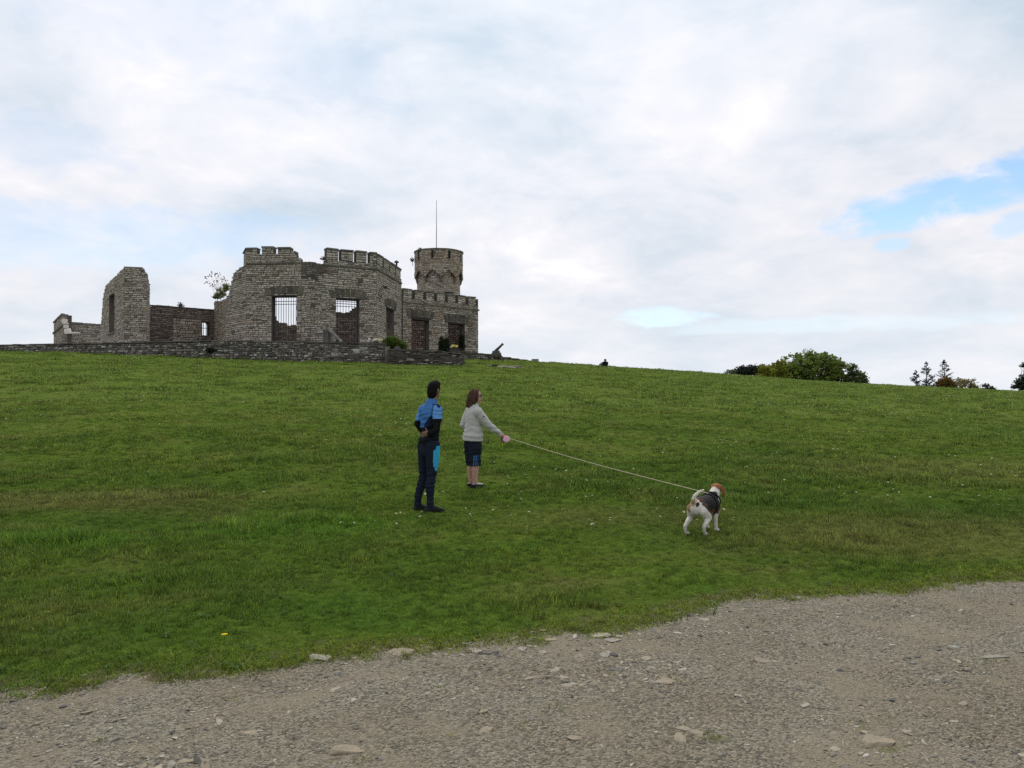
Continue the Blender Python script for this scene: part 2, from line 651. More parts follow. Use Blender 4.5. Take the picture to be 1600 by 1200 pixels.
class Wall:
    """straight wall between plan points A and B (outer face), z0 up to a broken top line"""

    def __init__(self, A, B, z0, top, openings=(), th=.7, pal=(GREY, GREYW), cs=None, lens=(.15, .46), rag=.0, flip=False, hh=(.09, .17)):
        self.A, self.B = Vector((A[0], A[1], 0)), Vector((B[0], B[1], 0))
        self.L = (self.B - self.A).length
        self.t = (self.B - self.A).normalized()
        n = Vector((self.t.y, -self.t.x, 0))
        mid = (self.A + self.B) / 2
        if (n.dot(-mid) < 0) != flip:
            n = -n
        self.n = n
        self.z0, self.th, self.pal, self.lens, self.rag = z0, th, pal, lens, rag
        self.top_pts = top if isinstance(top, list) else [(0, top), (self.L, top)]
        self.op = list(openings)
        self.seed = random.randint(0, 10000)
        zmax = max(z for _, z in self.top_pts)
        self.cs = cs or courses(z0, zmax + .3, *hh)

    def top(self, s):
        z = np.interp(s, [a for a, _ in self.top_pts], [b for _, b in self.top_pts])
        if self.rag:
            z = z + (float(vnoise(np.array(s / .42), np.array(3.3), self.seed)) - .5) * 2 * self.rag
        return float(z)

    def pt(self, s, d, z):
        return self.A + self.t * s + self.n * d + Vector((0, 0, z))

    def s_at(self, px):                # wall coordinate where the view ray at photo column px meets the face
        k = (px - 800) / FPX
        den = self.t.x - k * self.t.y
        return (k * self.A.y - self.A.x) / den

    def depth(self, px):
        return (self.A + self.t * self.s_at(px)).y

    def z_at(self, px, row):
        return rz(px, row, self.depth(px))

    def core(self, mb, mi=0, col=(1, 1, 1)):
        cuts = {0.0, self.L}
        for o in self.op:
            cuts.update((max(0, o[0]), min(self.L, o[1])))
        cuts.update(s for s, _ in self.top_pts if 0 < s < self.L)
        step = .3 if self.rag or len(self.top_pts) > 2 else 3.0
        cs = sorted(cuts)
        full = []
        for a, b in zip(cs, cs[1:]):
            if b - a < 1e-4:
                continue
            k = max(1, int((b - a) / step))
            full += [a + (b - a) * i / k for i in range(k)]
        full.append(self.L)
        for a, b in zip(full, full[1:]):
            if b - a < 1e-4:
                continue
            mid = (a + b) / 2
            zt = self.top(mid) - .03 + random.uniform(-.012, .0)
            spans = [(self.z0, zt)]
            for o in self.op:
                if o[0] - 1e-6 <= mid <= o[1] + 1e-6:
                    new = []
                    for u, v in spans:
                        if o[2] > u:
                            new.append((u, min(v, o[2])))
                        if o[3] < v:
                            new.append((max(u, o[3]), v))
                    spans = new
            for u, v in spans:
                if v - u > .02:
                    c = self.pt(mid, -self.th / 2, (u + v) / 2)
                    mb.box(c, self.t * ((b - a) / 2), self.n * (self.th / 2), Vector((0, 0, (v - u) / 2)), col, mi)

    def stones(self, mb, mi=0, proud=(.015, .055), gap=.022, zlo=None, back=False, s0=0.0, s1=None, pal=None, dark_fn=None, jit=.013):
        pal = pal or self.pal
        s1 = self.L if s1 is None else s1
        nn, base = (self.n, 0.0) if not back else (-self.n, -self.th)
        for (za, zb) in self.cs:
            if zlo is not None and zb < zlo:
                continue
            ivs = [(s0, s1)]
            for o in self.op:
                if o[2] < zb - .04 and o[3] > za + .04:
                    ivs = [q for (u, v) in ivs for q in ((u, min(v, o[0])), (max(u, o[1]), v)) if q[1] - q[0] > .08]
            for (u, v) in ivs:
                s = u
                while s < v - .03:
                    l = random.uniform(*self.lens) * random.choice((1, 1, 1, .6, 1.3))
                    e = s + l
                    if v - e < self.lens[0] * .7:
                        e = v
                    zt = self.top((s + e) / 2)
                    if (za + zb) / 2 + (.02 if not self.rag else random.uniform(-.05, .03)) < zt:
                        g, j = gap * random.uniform(.5, 1.4), jit
                        p = random.uniform(*proud)
                        zb2 = min(zb, zt + (.05 if self.rag else 0.0))
                        dz = random.uniform(-.012, .012)
                        rnd = lambda: random.uniform(-j, j)
                        x0, x1, y0, y1 = s + g / 2, e - g / 2, za + g / 2 + dz, zb2 - g / 2 + dz
                        if y1 - y0 < .03:
                            s = e
                            continue
                        fr = [(x0 + rnd(), y0 + rnd()), (x1 + rnd(), y0 + rnd()), (x1 + rnd(), y1 + rnd()), (x0 + rnd(), y1 + rnd())]
                        i = min(.02, (y1 - y0) * .18)
                        cx, cz = (x0 + x1) / 2, (y0 + y1) / 2
                        vs = []
                        for (a, bz) in fr:
                            vs.append(self.A + self.t * a + self.n * base - nn * .02 + Vector((0, 0, bz)))
                        for (a, bz) in fr:
                            a2 = a + (i if a < cx else -i)
                            b2 = bz + (i if bz < cz else -i)
                            vs.append(self.A + self.t * a2 + self.n * base + nn * (p + random.uniform(-.008, .008)) + Vector((0, 0, b2)))
                        col = pick(*pal)
                        if dark_fn:
                            kk = dark_fn(cx, cz)
                            col = tuple(x * kk for x in col)
                        mb.add(vs, [(4, 5, 6, 7), (0, 1, 5, 4), (1, 2, 6, 5), (2, 3, 7, 6), (3, 0, 4, 7)], col, mi)
                    s = e

    def end_stones(self, mb, side, mi=0, zlo=None, ztop=None):     # stones on the cut end of the wall (side 0 = A, 1 = B)
        P = self.A if side == 0 else self.B
        nn = -self.t if side == 0 else self.t
        w = Wall.__new__(Wall)
        w.A, w.B = P.copy(), P - self.n * self.th
        w.L, w.t, w.n = self.th, -self.n, nn
        zt = ztop if ztop else self.top(0 if side == 0 else self.L)
        w.z0, w.th, w.pal, w.lens, w.rag = self.z0, self.th, self.pal, self.lens, 0
        w.top_pts, w.op, w.cs, w.seed = [(0, zt), (w.L, zt)], [], self.cs, 1
        w.stones(mb, mi, zlo=zlo)

    def block(self, s0, s1, z0, z1, d0, d1, jit=.006):
        mb = MB()
        mb.box(self.pt((s0 + s1) / 2, (d0 + d1) / 2, (z0 + z1) / 2), self.t * ((s1 - s0) / 2), self.n * ((d1 - d0) / 2), Vector((0, 0, (z1 - z0) / 2)), jit=jit)
        return mb


def recol(mb, col):
    mb.c = [col] * len(mb.v)
    return mb


def voussoirs(w, parent, s0, s1, z, h, n, pal, over=.42, fan=.16, rise=.10):
    """flat arch of big wedge stones over an opening, each its own part"""
    a, b = s0 - over, s1 + over
    mid, half = (a + b) / 2, (b - a) / 2
    for k in range(n):
        u0, u1 = a + (b - a) * k / n + .03, a + (b - a) * (k + 1) / n - .03
        kz = 1 - ((u0 + u1) / 2 - mid) ** 2 / half ** 2
        zz0 = z + .03 + rise * .8 * kz - (.05 if k in (0, n - 1) else 0)
        hh = h * random.uniform(.9, 1.08)
        f0, f1 = (u0 - mid) / half * fan, (u1 - mid) / half * fan
        p = random.uniform(.06, .085)
        mb = MB()
        pts = [(u0, zz0), (u1, zz0), (u1 + f1, zz0 + hh), (u0 + f0, zz0 + hh)]
        vs = [w.pt(s, -.16, q) for s, q in pts] + [w.pt(s + (.012 if s < (u0 + u1) / 2 else -.012), p, q) for s, q in pts]
        mb.add(vs, [(3, 2, 1, 0), (4, 5, 6, 7), (0, 1, 5, 4), (1, 2, 6, 5), (2, 3, 7, 6), (3, 0, 4, 7)], pick(*pal))
        part('voussoir', mb, M['stone'], parent)


VOUS = ([(.085, .077, .064), (.11, .097, .077), (.075, .068, .058), (.125, .11, .085), (.10, .095, .065)], [3, 3, 3, 2, 1])
QUOIN = ([(.15, .12, .09), (.11, .09, .075), (.22, .185, .14), (.27, .24, .20), (.18, .15, .12)], [3, 2, 2, 2, 2])


def jambs(w, parent, s, z0, z1, side, every=(.42, .95), pal=QUOIN):
    z = z0 + random.uniform(.1, .5)
    while z < z1 - .3:
        h = random.uniform(.2, .32)
        l = random.uniform(.22, .42)
        a, b = (s - l, s - .004) if side < 0 else (s + .004, s + l)
        part('jamb_stone', recol(w.block(a, b, z, z + h, -.2, .07), pick(*pal)), M['stone'], parent)
        z += h + random.uniform(*every)


def grille(w, parent, s0, s1, z0, z1, n, rows, d=-.38, r=.019):
    g = MB()
    zf = z1 - .03
    g.box(w.pt((s0 + s1) / 2, d, zf), w.t * ((s1 - s0) / 2), w.n * .02, Vector((0, 0, .022)))
    fr = part('window_grille', g, M['iron'], parent)
    for s in (s0 + .03, s1 - .03):
        g = MB()
        g.box(w.pt(s, d, (z0 + z1) / 2 - .03), w.t * .02, w.n * .02, Vector((0, 0, (z1 - z0) / 2 - .03)))
        part('upright', g, M['iron'], fr)
    for k in range(n):
        s = s0 + (s1 - s0) * (k + 1) / (n + 1)
        mb = MB()
        mb.tube([w.pt(s, d, z0), w.pt(s, d, z1)], r, 6)
        part('bar', mb, M['iron'], fr)
    for z in rows:
        mb = MB()
        mb.box(w.pt((s0 + s1) / 2, d + .03, z), w.t * ((s1 - s0) / 2), w.n * .008, Vector((0, 0, .022)))
        part('cross_bar', mb, M['iron'], fr)
    return fr


def merlon(w, parent, s0, s1, z0, z1, th=.5, cope=True, pal=(GREY, GREYW), rag=0, name='merlon'):
    sub = Wall.__new__(Wall)
    sub.A, sub.B = w.A + w.t * s0, w.A + w.t * s1
    sub.L, sub.t, sub.n = s1 - s0, w.t, w.n
    sub.z0, sub.th, sub.pal, sub.lens, sub.rag = z0, th, pal, (.2, .45), rag
    sub.top_pts, sub.op, sub.seed = [(0, z1), (s1 - s0, z1)], [], 3
    sub.cs = courses(z0, z1 - .02, .12, .2)
    mb = MB()
    sub.core(mb, 0)
    sub.stones(mb, 1)
    o = part(name, mb, [M['mortar'], M['stone']], parent)
    if cope:
        c = MB()
        c.box(w.pt((s0 + s1) / 2, -th / 2 + .01, z1 + .045), w.t * ((s1 - s0) / 2 + .01), w.n * (th / 2 + .09), Vector((0, 0, .055)), pick([(.15, .14, .12)], [1]), jit=.015)
        part('coping_stone', c, M['cap'], o)
    return o


def strip(w, parent, name, s0, s1, z0, z1, proud, col, step=1.1):
    s = s0
    while s < s1 - .05:
        e = min(s1, s + step * random.uniform(.8, 1.25))
        if s1 - e < .3:
            e = s1
        part(name, recol(w.block(s + .004, e - .004, z0, z1, -.15, proud + random.uniform(-.008, .008), .008), shade(col, .8, 1.15)), M['cap'], parent)
        s = e


FLOOR = 4.78
V0, V1, V2, V3, V4 = [(ux(u, d), d) for u, d in ((353, 58), (384, 55.3), (470, 55), (588, 57.7), (626.5, 65.1))]
W0, W1 = (ux(629, 65.4), 65.4), (ux(747, 71.5), 71.5)

# ---- main bay
ruin = thing('castle_ruin', 'roofless grey stone castle bay with battlements and two tall barred windows', 'castle', ((V1[0] + V3[0]) / 2, 58, FLOOR))
bay_cs = courses(4.0, 12.5, .095, .17)
F0 = Wall(V0, V1, 3.9, 9, cs=bay_cs, rag=.13)
F0.top_pts = [(F0.s_at(u), F0.z_at(u, r)) for u, r in ((353, 470), (357.6, 455), (363, 434), (364.5, 428), (368.6, 423), (375, 419), (378, 415), (384, 413))]
F1 = Wall(V1, V2, 3.9, 11, cs=bay_cs)
F1.top_pts = [(F1.s_at(u), z) for u, z in ((384, 11.5), (453, 11.5), (454, 11.74), (460, 11.7), (460.6, 11.3), (467, 11.2), (467.6, 10.98), (470, 10.95))]
F2 = Wall(V2, V3, 3.9, 11, cs=bay_cs)
F2.top_pts = [(F2.s_at(u), z) for u, z in ((470, 10.95), (486, 10.98), (507, 10.92), (508.8, 11.0), (509, 11.25), (588, 11.25))]
F3 = Wall(V3, V4, 3.9, 11.25, cs=bay_cs, th=.34)
op1 = (F1.s_at(424), F1.s_at(463), FLOOR, F1.z_at(443, 461.5))
op2 = (F2.s_at(524.5), F2.s_at(561), FLOOR, F2.z_at(540, 466))
op3 = (F3.s_at(602.7), F3.s_at(615.3), FLOOR, F3.z_at(606, 480))
F1.op, F2.op, F3.op = [op1], [op2], [op3]
core, st = MB(), MB()


def stain2(s, z):                       # soot-dark weathering below the broken parapet
    u = (s - F2.s_at(489)) / 1.0
    return .42 if (abs(u) < .8 and z > 9.6 + .5 * vnoise(s * 3, z * 3, 5)) else 1.0


for w in (F0, F1, F2, F3):
    w.core(core)
    w.stones(st, zlo=FLOOR - .2, dark_fn=stain2 if w is F2 else None)
F0.end_stones(st, 0, zlo=FLOOR)
part('wall', core, M['mortar'], ruin)
part('stonework', st, M['stone'], ruin, kind='stuff')
for w, (a, b_, z0, z1), nv in ((F1, op1, 7), (F2, op2, 7), (F3, op3, 6)):
    voussoirs(w, ruin, a, b_, z1, .55, nv, VOUS)
    part('lintel', recol(w.block(a - .12, b_ + .12, z1 - .075, z1 + .03, -.55, .03), (1, 1, 1)), M['darkwood'], ruin)
    jambs(w, ruin, a, FLOOR, z1 - .2, -1)
    jambs(w, ruin, b_, FLOOR, z1 - .2, 1)
grille(F1, ruin, op1[0], op1[1], FLOOR, op1[3] - .07, 9, (F1.z_at(443, 470), F1.z_at(443, 474.5)))
grille(F2, ruin, op2[0], op2[1], FLOOR, op2[3] - .07, 7, (F2.z_at(540, 470.5), F2.z_at(540, 474), F2.z_at(540, 478)))
STR = (.115, .105, .09)
strip(F1, ruin, 'string_course', 0, F1.L, 10.78, 10.9, .1, STR)
strip(F2, ruin, 'string_course', F2.s_at(503), F2.L, 10.78, 10.9, .1, STR)
strip(F3, ruin, 'string_course', 0, F3.L, 10.78, 10.9, .1, STR)
strip(F0, ruin, 'string_course', F0.s_at(364), F0.s_at(383), 9.88, 9.98, .07, STR)
for u0, u1, w, zt in ((384, 401, F1, 11.86), (408, 426.5, F1, 11.92), (433, 453, F1, 11.84)):
    merlon(w, ruin, max(0.0, w.s_at(u0)), w.s_at(u1), 11.5, zt, cope=(u0 != 432))
for u0, u1 in ((509.3, 527.9), (531.9, 551.2), (555.7, 572.4), (577, 588)):
    merlon(F2, ruin, F2.s_at(u0), min(F2.L, F2.s_at(u1)), 11.25, 11.96)
for k in range(4):
    a = .12 + k * F3.L / 4
    merlon(F3, ruin, a, a + F3.L / 4 - .38, 11.25, 11.9, th=.3)
# return of the left parapet
LP = Wall((ux(380, 57.3), 57.3), (F1.A.x, F1.A.y), 10.0, 11.5, cs=bay_cs)
lpc = MB()
LP.core(lpc, 0)
LP.stones(lpc, 1)
part('side_wall', lpc, [M['mortar'], M['stone']], ruin)
merlon(LP, ruin, .1, LP.L - .02, 11.5, 11.85)
# large pale stones scattered over the faces
for w, n_ in ((F0, 4), (F1, 10), (F2, 14), (F3, 6)):
    for _ in range(n_):
        s, z = random.uniform(.3, w.L - .7), random.uniform(FLOOR + .3, 10.4)
        if any(o[0] - .75 < s + .2 < o[1] + .6 and z < o[3] + .9 for o in w.op) or z > w.top(s) - .5:
            continue
        part('stone', recol(w.block(s, s + random.uniform(.3, .5), z, z + random.uniform(.22, .32), -.1, .07), pick(*QUOIN)), M['stone'], ruin)

# wall behind V0 with rubble and grass on top
GEND = (ux(334, 64), 64)
G = Wall(GEND, V0, 3.9, 9, pal=(WARM, WARMW), rag=.1)
G.top_pts = [(0, 9.25), (G.L * .5, 8.9), (G.L, 8.65)]
gm = MB()
G.core(gm, 0)
G.stones(gm, 1, zlo=FLOOR)
part('side_wall', gm, [M['mortar'], M['stone']], ruin, label='darker receding side wall with grass on its broken top')

# iron bracket lamp and flue on the bay
lamp = thing('wall_lamp', 'curly black iron lamp bracket fixed to the grey bay wall', 'lamp', F3.pt(F3.s_at(597), .1, 8.6))
s_ = F3.s_at(594)
lp = lambda u, r, d: F3.pt(F3.s_at(u) if u > 588.5 else .15, d, rz(u, r, F3.depth(max(u, 589))))
mb = MB()
A_ = at(595.5, 471.5, 57.35)
pts = [at(u, r, 57.3 - k * .035) for k, (u, r) in enumerate(((595.5, 471), (593, 470.5), (592.6, 467), (596, 463), (596.6, 460), (593.6, 457), (593.2, 453), (595, 450), (598, 447.6), (601.5, 447.2)))]
mb.tube(pts, .03, 6)
part('bracket', mb, M['iron'], lamp)
mb = MB()
c_ = at(602, 448.2, 56.95)
mb.tube([c_ + Vector((0, 0, .13)), c_ + Vector((0, 0, .05)), c_ - Vector((0, 0, .12))], [.05, .17, .13], 10)
part('lamp_shade', mb, M['iron'], lamp)
mb = MB()
b0, b1 = at(619.6, 420, 64.2), at(619.6, 410.5, 64.2)
flue = thing('chimney_flue', 'small dark metal flue with mushroom cap above the bay battlements', 'flue', b0)
mb.tube([b0, b1], .075, 8)
part('pipe', mb, M['iron'], flue)
mb = MB()
mb.tube([b1, b1 + Vector((0, 0, .1)), b1 + Vector((0, 0, .2))], [.2, .17, .03], 10)
part('cap', mb, M['iron'], flue)

# ---- right wing
wing = thing('castle_wing', 'lower battlemented castle wing with two gated windows right of the bay', 'castle', ((W0[0] + W1[0]) / 2, 68, FLOOR))
WG = Wall(W0, W1, 3.9, 9.75, pal=(GREY + WARM, GREYW + [3, 3, 3, 2, 2, 2]))
opa = (WG.s_at(642.4), WG.s_at(670), FLOOR, WG.z_at(650, 497.2))
opb = (WG.s_at(700), WG.s_at(725.8), FLOOR, WG.z_at(712, 504.2))
WG.op = [opa, opb]
W2 = (ux(745, 79), 79)
WR = Wall(W1, W2, 3.9, 10.4, pal=(GREY, GREYW), cs=WG.cs, flip=True)
core, st = MB(), MB()


def stainw(s, z):
    return .68 if s > WG.s_at(726) and z < 9.3 and vnoise(s * 4, z * .8, 8) > .45 else 1.0


WG.core(core)
WR.core(core)
WG.stones(st, zlo=FLOOR - .2, dark_fn=stainw)
part('wall', core, M['mortar'], wing)
part('stonework', st, M['stone'], wing, kind='stuff')
for (a, b_, z0, z1), nv in ((opa, 7), (opb, 7)):
    voussoirs(WG, wing, a, b_, z1, .62, nv, VOUS)
    part('lintel', recol(WG.block(a - .1, b_ + .1, z1 - .12, z1 + .03, -.5, .03), (1, 1, 1)), M['darkwood'], wing)
    jambs(WG, wing, a, FLOOR, z1 - .2, -1)
    jambs(WG, wing, b_, FLOOR, z1 - .2, 1)
    grille(WG, wing, a, b_, FLOOR, z1 - .12, 8, [z1 - .55, z1 - .95, z1 - 1.7], d=-.45)
strip(WG, wing, 'string_course', 0, WG.L + .08, 9.3, 9.42, .1, STR)
ng = 7
for k in range(ng):
    a = .05 + k * (WG.L - .05) / ng
    merlon(WG, wing, a, a + WG.L / ng - .34, 9.75, 10.42)

# ---- inner and rear walls glimpsed through the openings
inner = thing('inner_wall', 'broken reddish inner wall seen through the barred windows of the bay', 'wall', (ux(500, 68), 68, FLOOR))
IW = Wall((ux(396, 68), 68), (ux(612, 68), 68), 3.9, 8, pal=(BRICK, BRICKW), rag=.12)
IW.top_pts = [(IW.s_at(u), rz(u, r, 68)) for u, r in ((396, 470), (415, 482), (424, 489), (428, 497), (431, 503), (445, 506.5), (463, 510), (480, 508), (500, 495), (525, 487), (546, 487), (549, 484.5), (553, 481), (565, 478), (612, 474))]
c1 = MB()
IW.core(c1, 0)
part('wall', c1, M['brickmortar'], inner)
c2 = MB()
IW.stones(c2, zlo=FLOOR)
part('stonework', c2, M['stone'], inner, kind='stuff')
back = thing('rear_wall', 'red brown rear wall behind the two iron gates of the wing', 'wall', (ux(690, 74), 74, FLOOR))
RW = Wall((ux(610, 69.5), 69.5), (ux(737, 75.5), 75.5), 3.9, 9.2, pal=([(.36, .25, .205), (.28, .195, .16), (.43, .315, .26), (.50, .43, .36), (.21, .155, .13)], BRICKW), hh=(.12, .22))
c1 = MB()
RW.core(c1, 0)
part('wall', c1, M['brickmortar'], back)
c2 = MB()
RW.stones(c2, zlo=FLOOR)
part('stonework', c2, M['stone'], back, kind='stuff')

# ---- round tower
TX, TY, RT, RS = ux(685.3, 76.2), 76.2, 2.27, 2.02
tower = thing('round_tower', 'round battlemented stone tower with zigzag corbels rising behind the wing', 'tower', (TX, TY, FLOOR))


def ring_wall(mb, mis, r, z0, z1fn, cs, a0=-math.pi, a1=math.pi, pal=(WARM, WARMW), zmin=None):
    for (za, zb) in cs:
        a = a0
        while a < a1 - .02:
            l = random.uniform(.2, .5) / r
            e = min(a1, a + l)
            if a1 - e < .1 / r:
                e = a1
            am = (a + e) / 2
            lo, hi = z1fn(am)
            if (za + zb) / 2 > lo and (za + zb) / 2 < hi:
                g = .011 / r * random.uniform(.6, 1.3)
                p = r + random.uniform(.01, .045)
                vs = []
                for rr, i in ((r - .02, 0), (p, .012)):
                    for aa, q in ((a + g + i / r, za + .01 + i), (e - g - i / r, za + .01 + i), (e - g - i / r, zb - .01 - i), (a + g + i / r, zb - .01 - i)):
                        vs.append((TX + math.sin(aa) * rr, TY - math.cos(aa) * rr, q + random.uniform(-.008, .008)))
                mb.add(vs, [(4, 5, 6, 7), (0, 1, 5, 4), (1, 2, 6, 5), (2, 3, 7, 6), (3, 0, 4, 7)], pick(*pal), mis)
            a = e


def gable(a):                          # height of the zigzag lower edge of the projecting parapet
    q = ((math.degrees(a) + 10) / 40) % 1.0
    return 12.72 + .72 * abs(q - .5) * 2


tc_ = MB()
NR = 72
for r0, zlo, zhi in ((RS, 3.9, 13.6),):
    vs, fs = [], []
    for z in (zlo, zhi):
        for k in range(NR):
            a = 2 * math.pi * k / NR
            vs.append((TX + math.sin(a) * r0, TY - math.cos(a) * r0, z))
    for k in range(NR):
        fs.append((k, (k + 1) % NR, NR + (k + 1) % NR, NR + k))
    tc_.add(vs, fs)
part('wall', tc_, M['mortar'], tower)
pc = MB()
vs, fs = [], []
TOPZ = 15.3
for j in range(5):
    for k in range(NR):
        a = 2 * math.pi * k / NR
        g_ = gable(a)
        rr, z = ((RS - .05, g_ - .02), (RT, g_), (RT, TOPZ), (RT - .45, TOPZ), (RT - .45, 14.2))[j]
        vs.append((TX + math.sin(a) * rr, TY - math.cos(a) * rr, z))
for j in range(4):
    for k in range(NR):
        fs.append((j * NR + k, j * NR + (k + 1) % NR, (j + 1) * NR + (k + 1) % NR, (j + 1) * NR + k))
pc.add(vs, fs)
part('parapet', pc, M['mortar'], tower)
ts = MB()
tcs = courses(FLOOR, 15.3, .12, .2)
ring_wall(ts, 0, RS, FLOOR, lambda a: (9.0, gable(a) + .02), tcs, pal=(GREY + WARM, GREYW + WARMW))
SL = [math.radians(x) for x in (-130, -90, -50, -10, 30, 70, 110, 150)]


def upper(a):
    if any(abs(a - s) < .055 for s in SL):
        return (gable(a) + .03, 14.45)
    return (gable(a) + .03, 15.3)


ring_wall(ts, 0, RT, FLOOR, upper, tcs)
part('stonework', ts, M['stone'], tower, kind='stuff')
for s in SL:                            # arrow slits: near-black plates on the parapet, the slot's shade put into their colour
    mb = MB()
    er = Vector((math.sin(s), -math.cos(s), 0))
    et = Vector((math.cos(s), math.sin(s), 0))
    c0 = Vector((TX, TY, 0)) + er * (RT + .012)
    for sg in (-1, 1):
        mb.box(c0 + et * .12 * sg + Vector((0, 0, 14.85)), et * .02, er * .03, Vector((0, 0, .42)), (.16, .14, .12))
    mb.box(c0 + Vector((0, 0, 14.42)), et * .14, er * .05, Vector((0, 0, .04)), (.16, .14, .12))
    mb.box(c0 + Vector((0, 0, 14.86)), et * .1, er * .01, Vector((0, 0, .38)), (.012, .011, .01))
    part('arrow_slit', mb, M['stone'], tower)
for k in range(9):                      # the corbel drip moulds, one inverted V per bay, and the corbel between
    ac = math.radians(-10 + 40 * k)
    mb = MB()
    for sg in (-1, 1):
        pts = []
        for q in range(6):
            aa = ac + sg * math.radians(20) * q / 5
            pts.append((TX + math.sin(aa) * (RT + .03), TY - math.cos(aa) * (RT + .03), 12.74 + .72 * (1 - q / 5) - .01))
        mb.tube(pts, .035, 5, (.14, .125, .105))
    part('drip_mould', mb, M['cap'], tower)
    av = ac + math.radians(20)
    mb = MB()
    er = Vector((math.sin(av), -math.cos(av), 0))
    et = Vector((math.cos(av), math.sin(av), 0))
    c0 = Vector((TX, TY, 0)) + er * (RS + .1)
    vs = []
    for z, wd, dp in ((12.78, .13, .13), (12.5, .09, .08), (12.25, .05, .0)):
        for sx, d in ((-1, -.15), (1, -.15), (1, dp), (-1, dp)):
            vs.append(c0 + et * wd * sx + er * d + Vector((0, 0, z)))
    mb.add(vs, [(0, 1, 2, 3), (0, 4, 5, 1), (1, 5, 6, 2), (2, 6, 7, 3), (3, 7, 4, 0), (4, 8, 9, 5), (5, 9, 10, 6), (6, 10, 11, 7), (7, 11, 8, 4), (11, 10, 9, 8)], (.17, .12, .085))
    part('corbel', mb, M['stone'], tower)
mb = MB()
vs, fs = [], []
for j, (rr, z) in enumerate(((RT - .3, TOPZ + .12), (RT + .09, TOPZ + .1), (RT + .1, TOPZ + .0), (RT - .1, TOPZ - .03))):
    for k in range(NR):
        a = 2 * math.pi * k / NR
        vs.append((TX + math.sin(a) * rr, TY - math.cos(a) * rr, z + .03 * vnoise(k * .7, 1.0, 4)))
for j in range(3):
    for k in range(NR):
        fs.append((j * NR + k, j * NR + (k + 1) % NR, (j + 1) * NR + (k + 1) % NR, (j + 1) * NR + k))
mb.add(vs, fs, (.13, .12, .10))
part('coping', mb, M['cap'], tower)
mb = MB()                               # small window with rusty frame in the shaft
aw = math.radians(34)
er, et = Vector((math.sin(aw), -math.cos(aw), 0)), Vector((math.cos(aw), math.sin(aw), 0))
c0 = Vector((TX, TY, 11.15)) + er * (RS + .035)
mb.box(c0, et * .42, er * .02, Vector((0, 0, .26)), (.05, .03, .025))
mb.box(c0 + Vector((0, 0, .3)), et * .52, er * .05, Vector((0, 0, .07)), (.22, .18, .15))
part('window', mb, M['stone'], tower)
mb = MB()
f0 = at(682, 386, 76.2)
f0.z = 14.2
f1 = at(682, 313, 76.2)
mb.tube([f0, (f0 + f1) / 2, f1], [.045, .038, .02], 6)
solo('flag_pole', mb, plain('pole_paint', (.16, .16, .16), .5, .1), 'thin bare flag pole standing on top of the round tower', 'flag pole', f0)

# ---- tall fragment on the left
frag = thing('ruined_wall', 'tall narrow fragment of ruined stone wall with one slit window', 'wall', (ux(205, 57), 57, FLOOR))
C0 = (ux(193, 56), 56)
LR = Wall(C0, (ux(228.5, 56.4), 56.4), 3.9, 10.7, th=1.1, rag=0)
LR.top_pts = [(LR.s_at(u), LR.z_at(min(u, 228), r)) for u, r in ((193, 418), (210, 419), (221.5, 420), (221.8, 423.5), (225.5, 424), (226, 428.5), (226.2, 433), (227.4, 433.5), (227.6, 440), (228.5, 446))]
LL = Wall((ux(157, 64.8), 64.8), C0, 3.9, 10.7, th=.8, cs=LR.cs, rag=.02)
LL.top_pts = [(LL.s_at(u), LL.z_at(u, r)) for u, r in ((157.4, 505), (158.4, 492), (160, 470), (162, 455), (164, 447), (166, 444.5), (178, 432.5), (193, 418))]
opl = (LL.s_at(169.5), LL.s_at(178.5), LL.z_at(173, 520), LL.z_at(173, 460.5))
LL.op = [opl]
c1, c2 = MB(), MB()
for w in (LR, LL):
    w.core(c1)
    w.stones(c2, zlo=FLOOR - .3)
LR.end_stones(c2, 1, zlo=FLOOR, ztop=LR.z_at(228, 440))
part('wall', c1, M['mortar'], frag)
part('stonework', c2, M['stone'], frag, kind='stuff')
jambs(LR, frag, 0.0, FLOOR, 10.0, 1, (.3, .9))
jambs(LR, frag, LR.L, FLOOR, 8.3, -1, (.6, 1.2))
part('sill', recol(LL.block(opl[0] - .2, opl[1] + .2, opl[2] - .14, opl[2], -.5, .1), (.12, .11, .1)), M['stone'], frag)
part('coping_stone', recol(LR.block(-.03, LR.s_at(221), LR.z_at(205, 419) - .02, LR.z_at(205, 419) + .09, -1.1, .06), (.19, .175, .15)), M['cap'], frag)

# ---- low connecting wall with arched barred opening
conn = thing('connecting_wall', 'low dark brick wall with a small arched barred opening between the ruins', 'wall', (ux(280, 62), 62, FLOOR))
CA, CB = (ux(228, 60.4), 60.4), (ux(335, 64), 64)
CW = Wall(CA, CB, 3.9, 8.6, pal=(BRICK, BRICKW), hh=(.1, .17), rag=.04)
CW.top_pts = [(CW.s_at(u), CW.z_at(u, r)) for u, r in ((228, 478), (240, 477), (247, 476.3), (262, 478), (285, 481), (335, 484))]
opc = (CW.s_at(315.5), CW.s_at(328), CW.z_at(321, 524), CW.z_at(321, 503))
CW.op = [opc]
c1, c2 = MB(), MB()
CW.core(c1)
CW.stones(c2, zlo=FLOOR - .2)
part('wall', c1, M['brickmortar'], conn)
part('stonework', c2, M['stone'], conn, kind='stuff')
grille(CW, conn, opc[0], opc[1], opc[2], opc[3], 2, ((opc[2] * .45 + opc[3] * .55),), d=-.3, r=.025)
mb = MB()                               # the arch spandrels closing the corners of the opening
mid_, hw = (opc[0] + opc[1]) / 2, (opc[1] - opc[0]) / 2
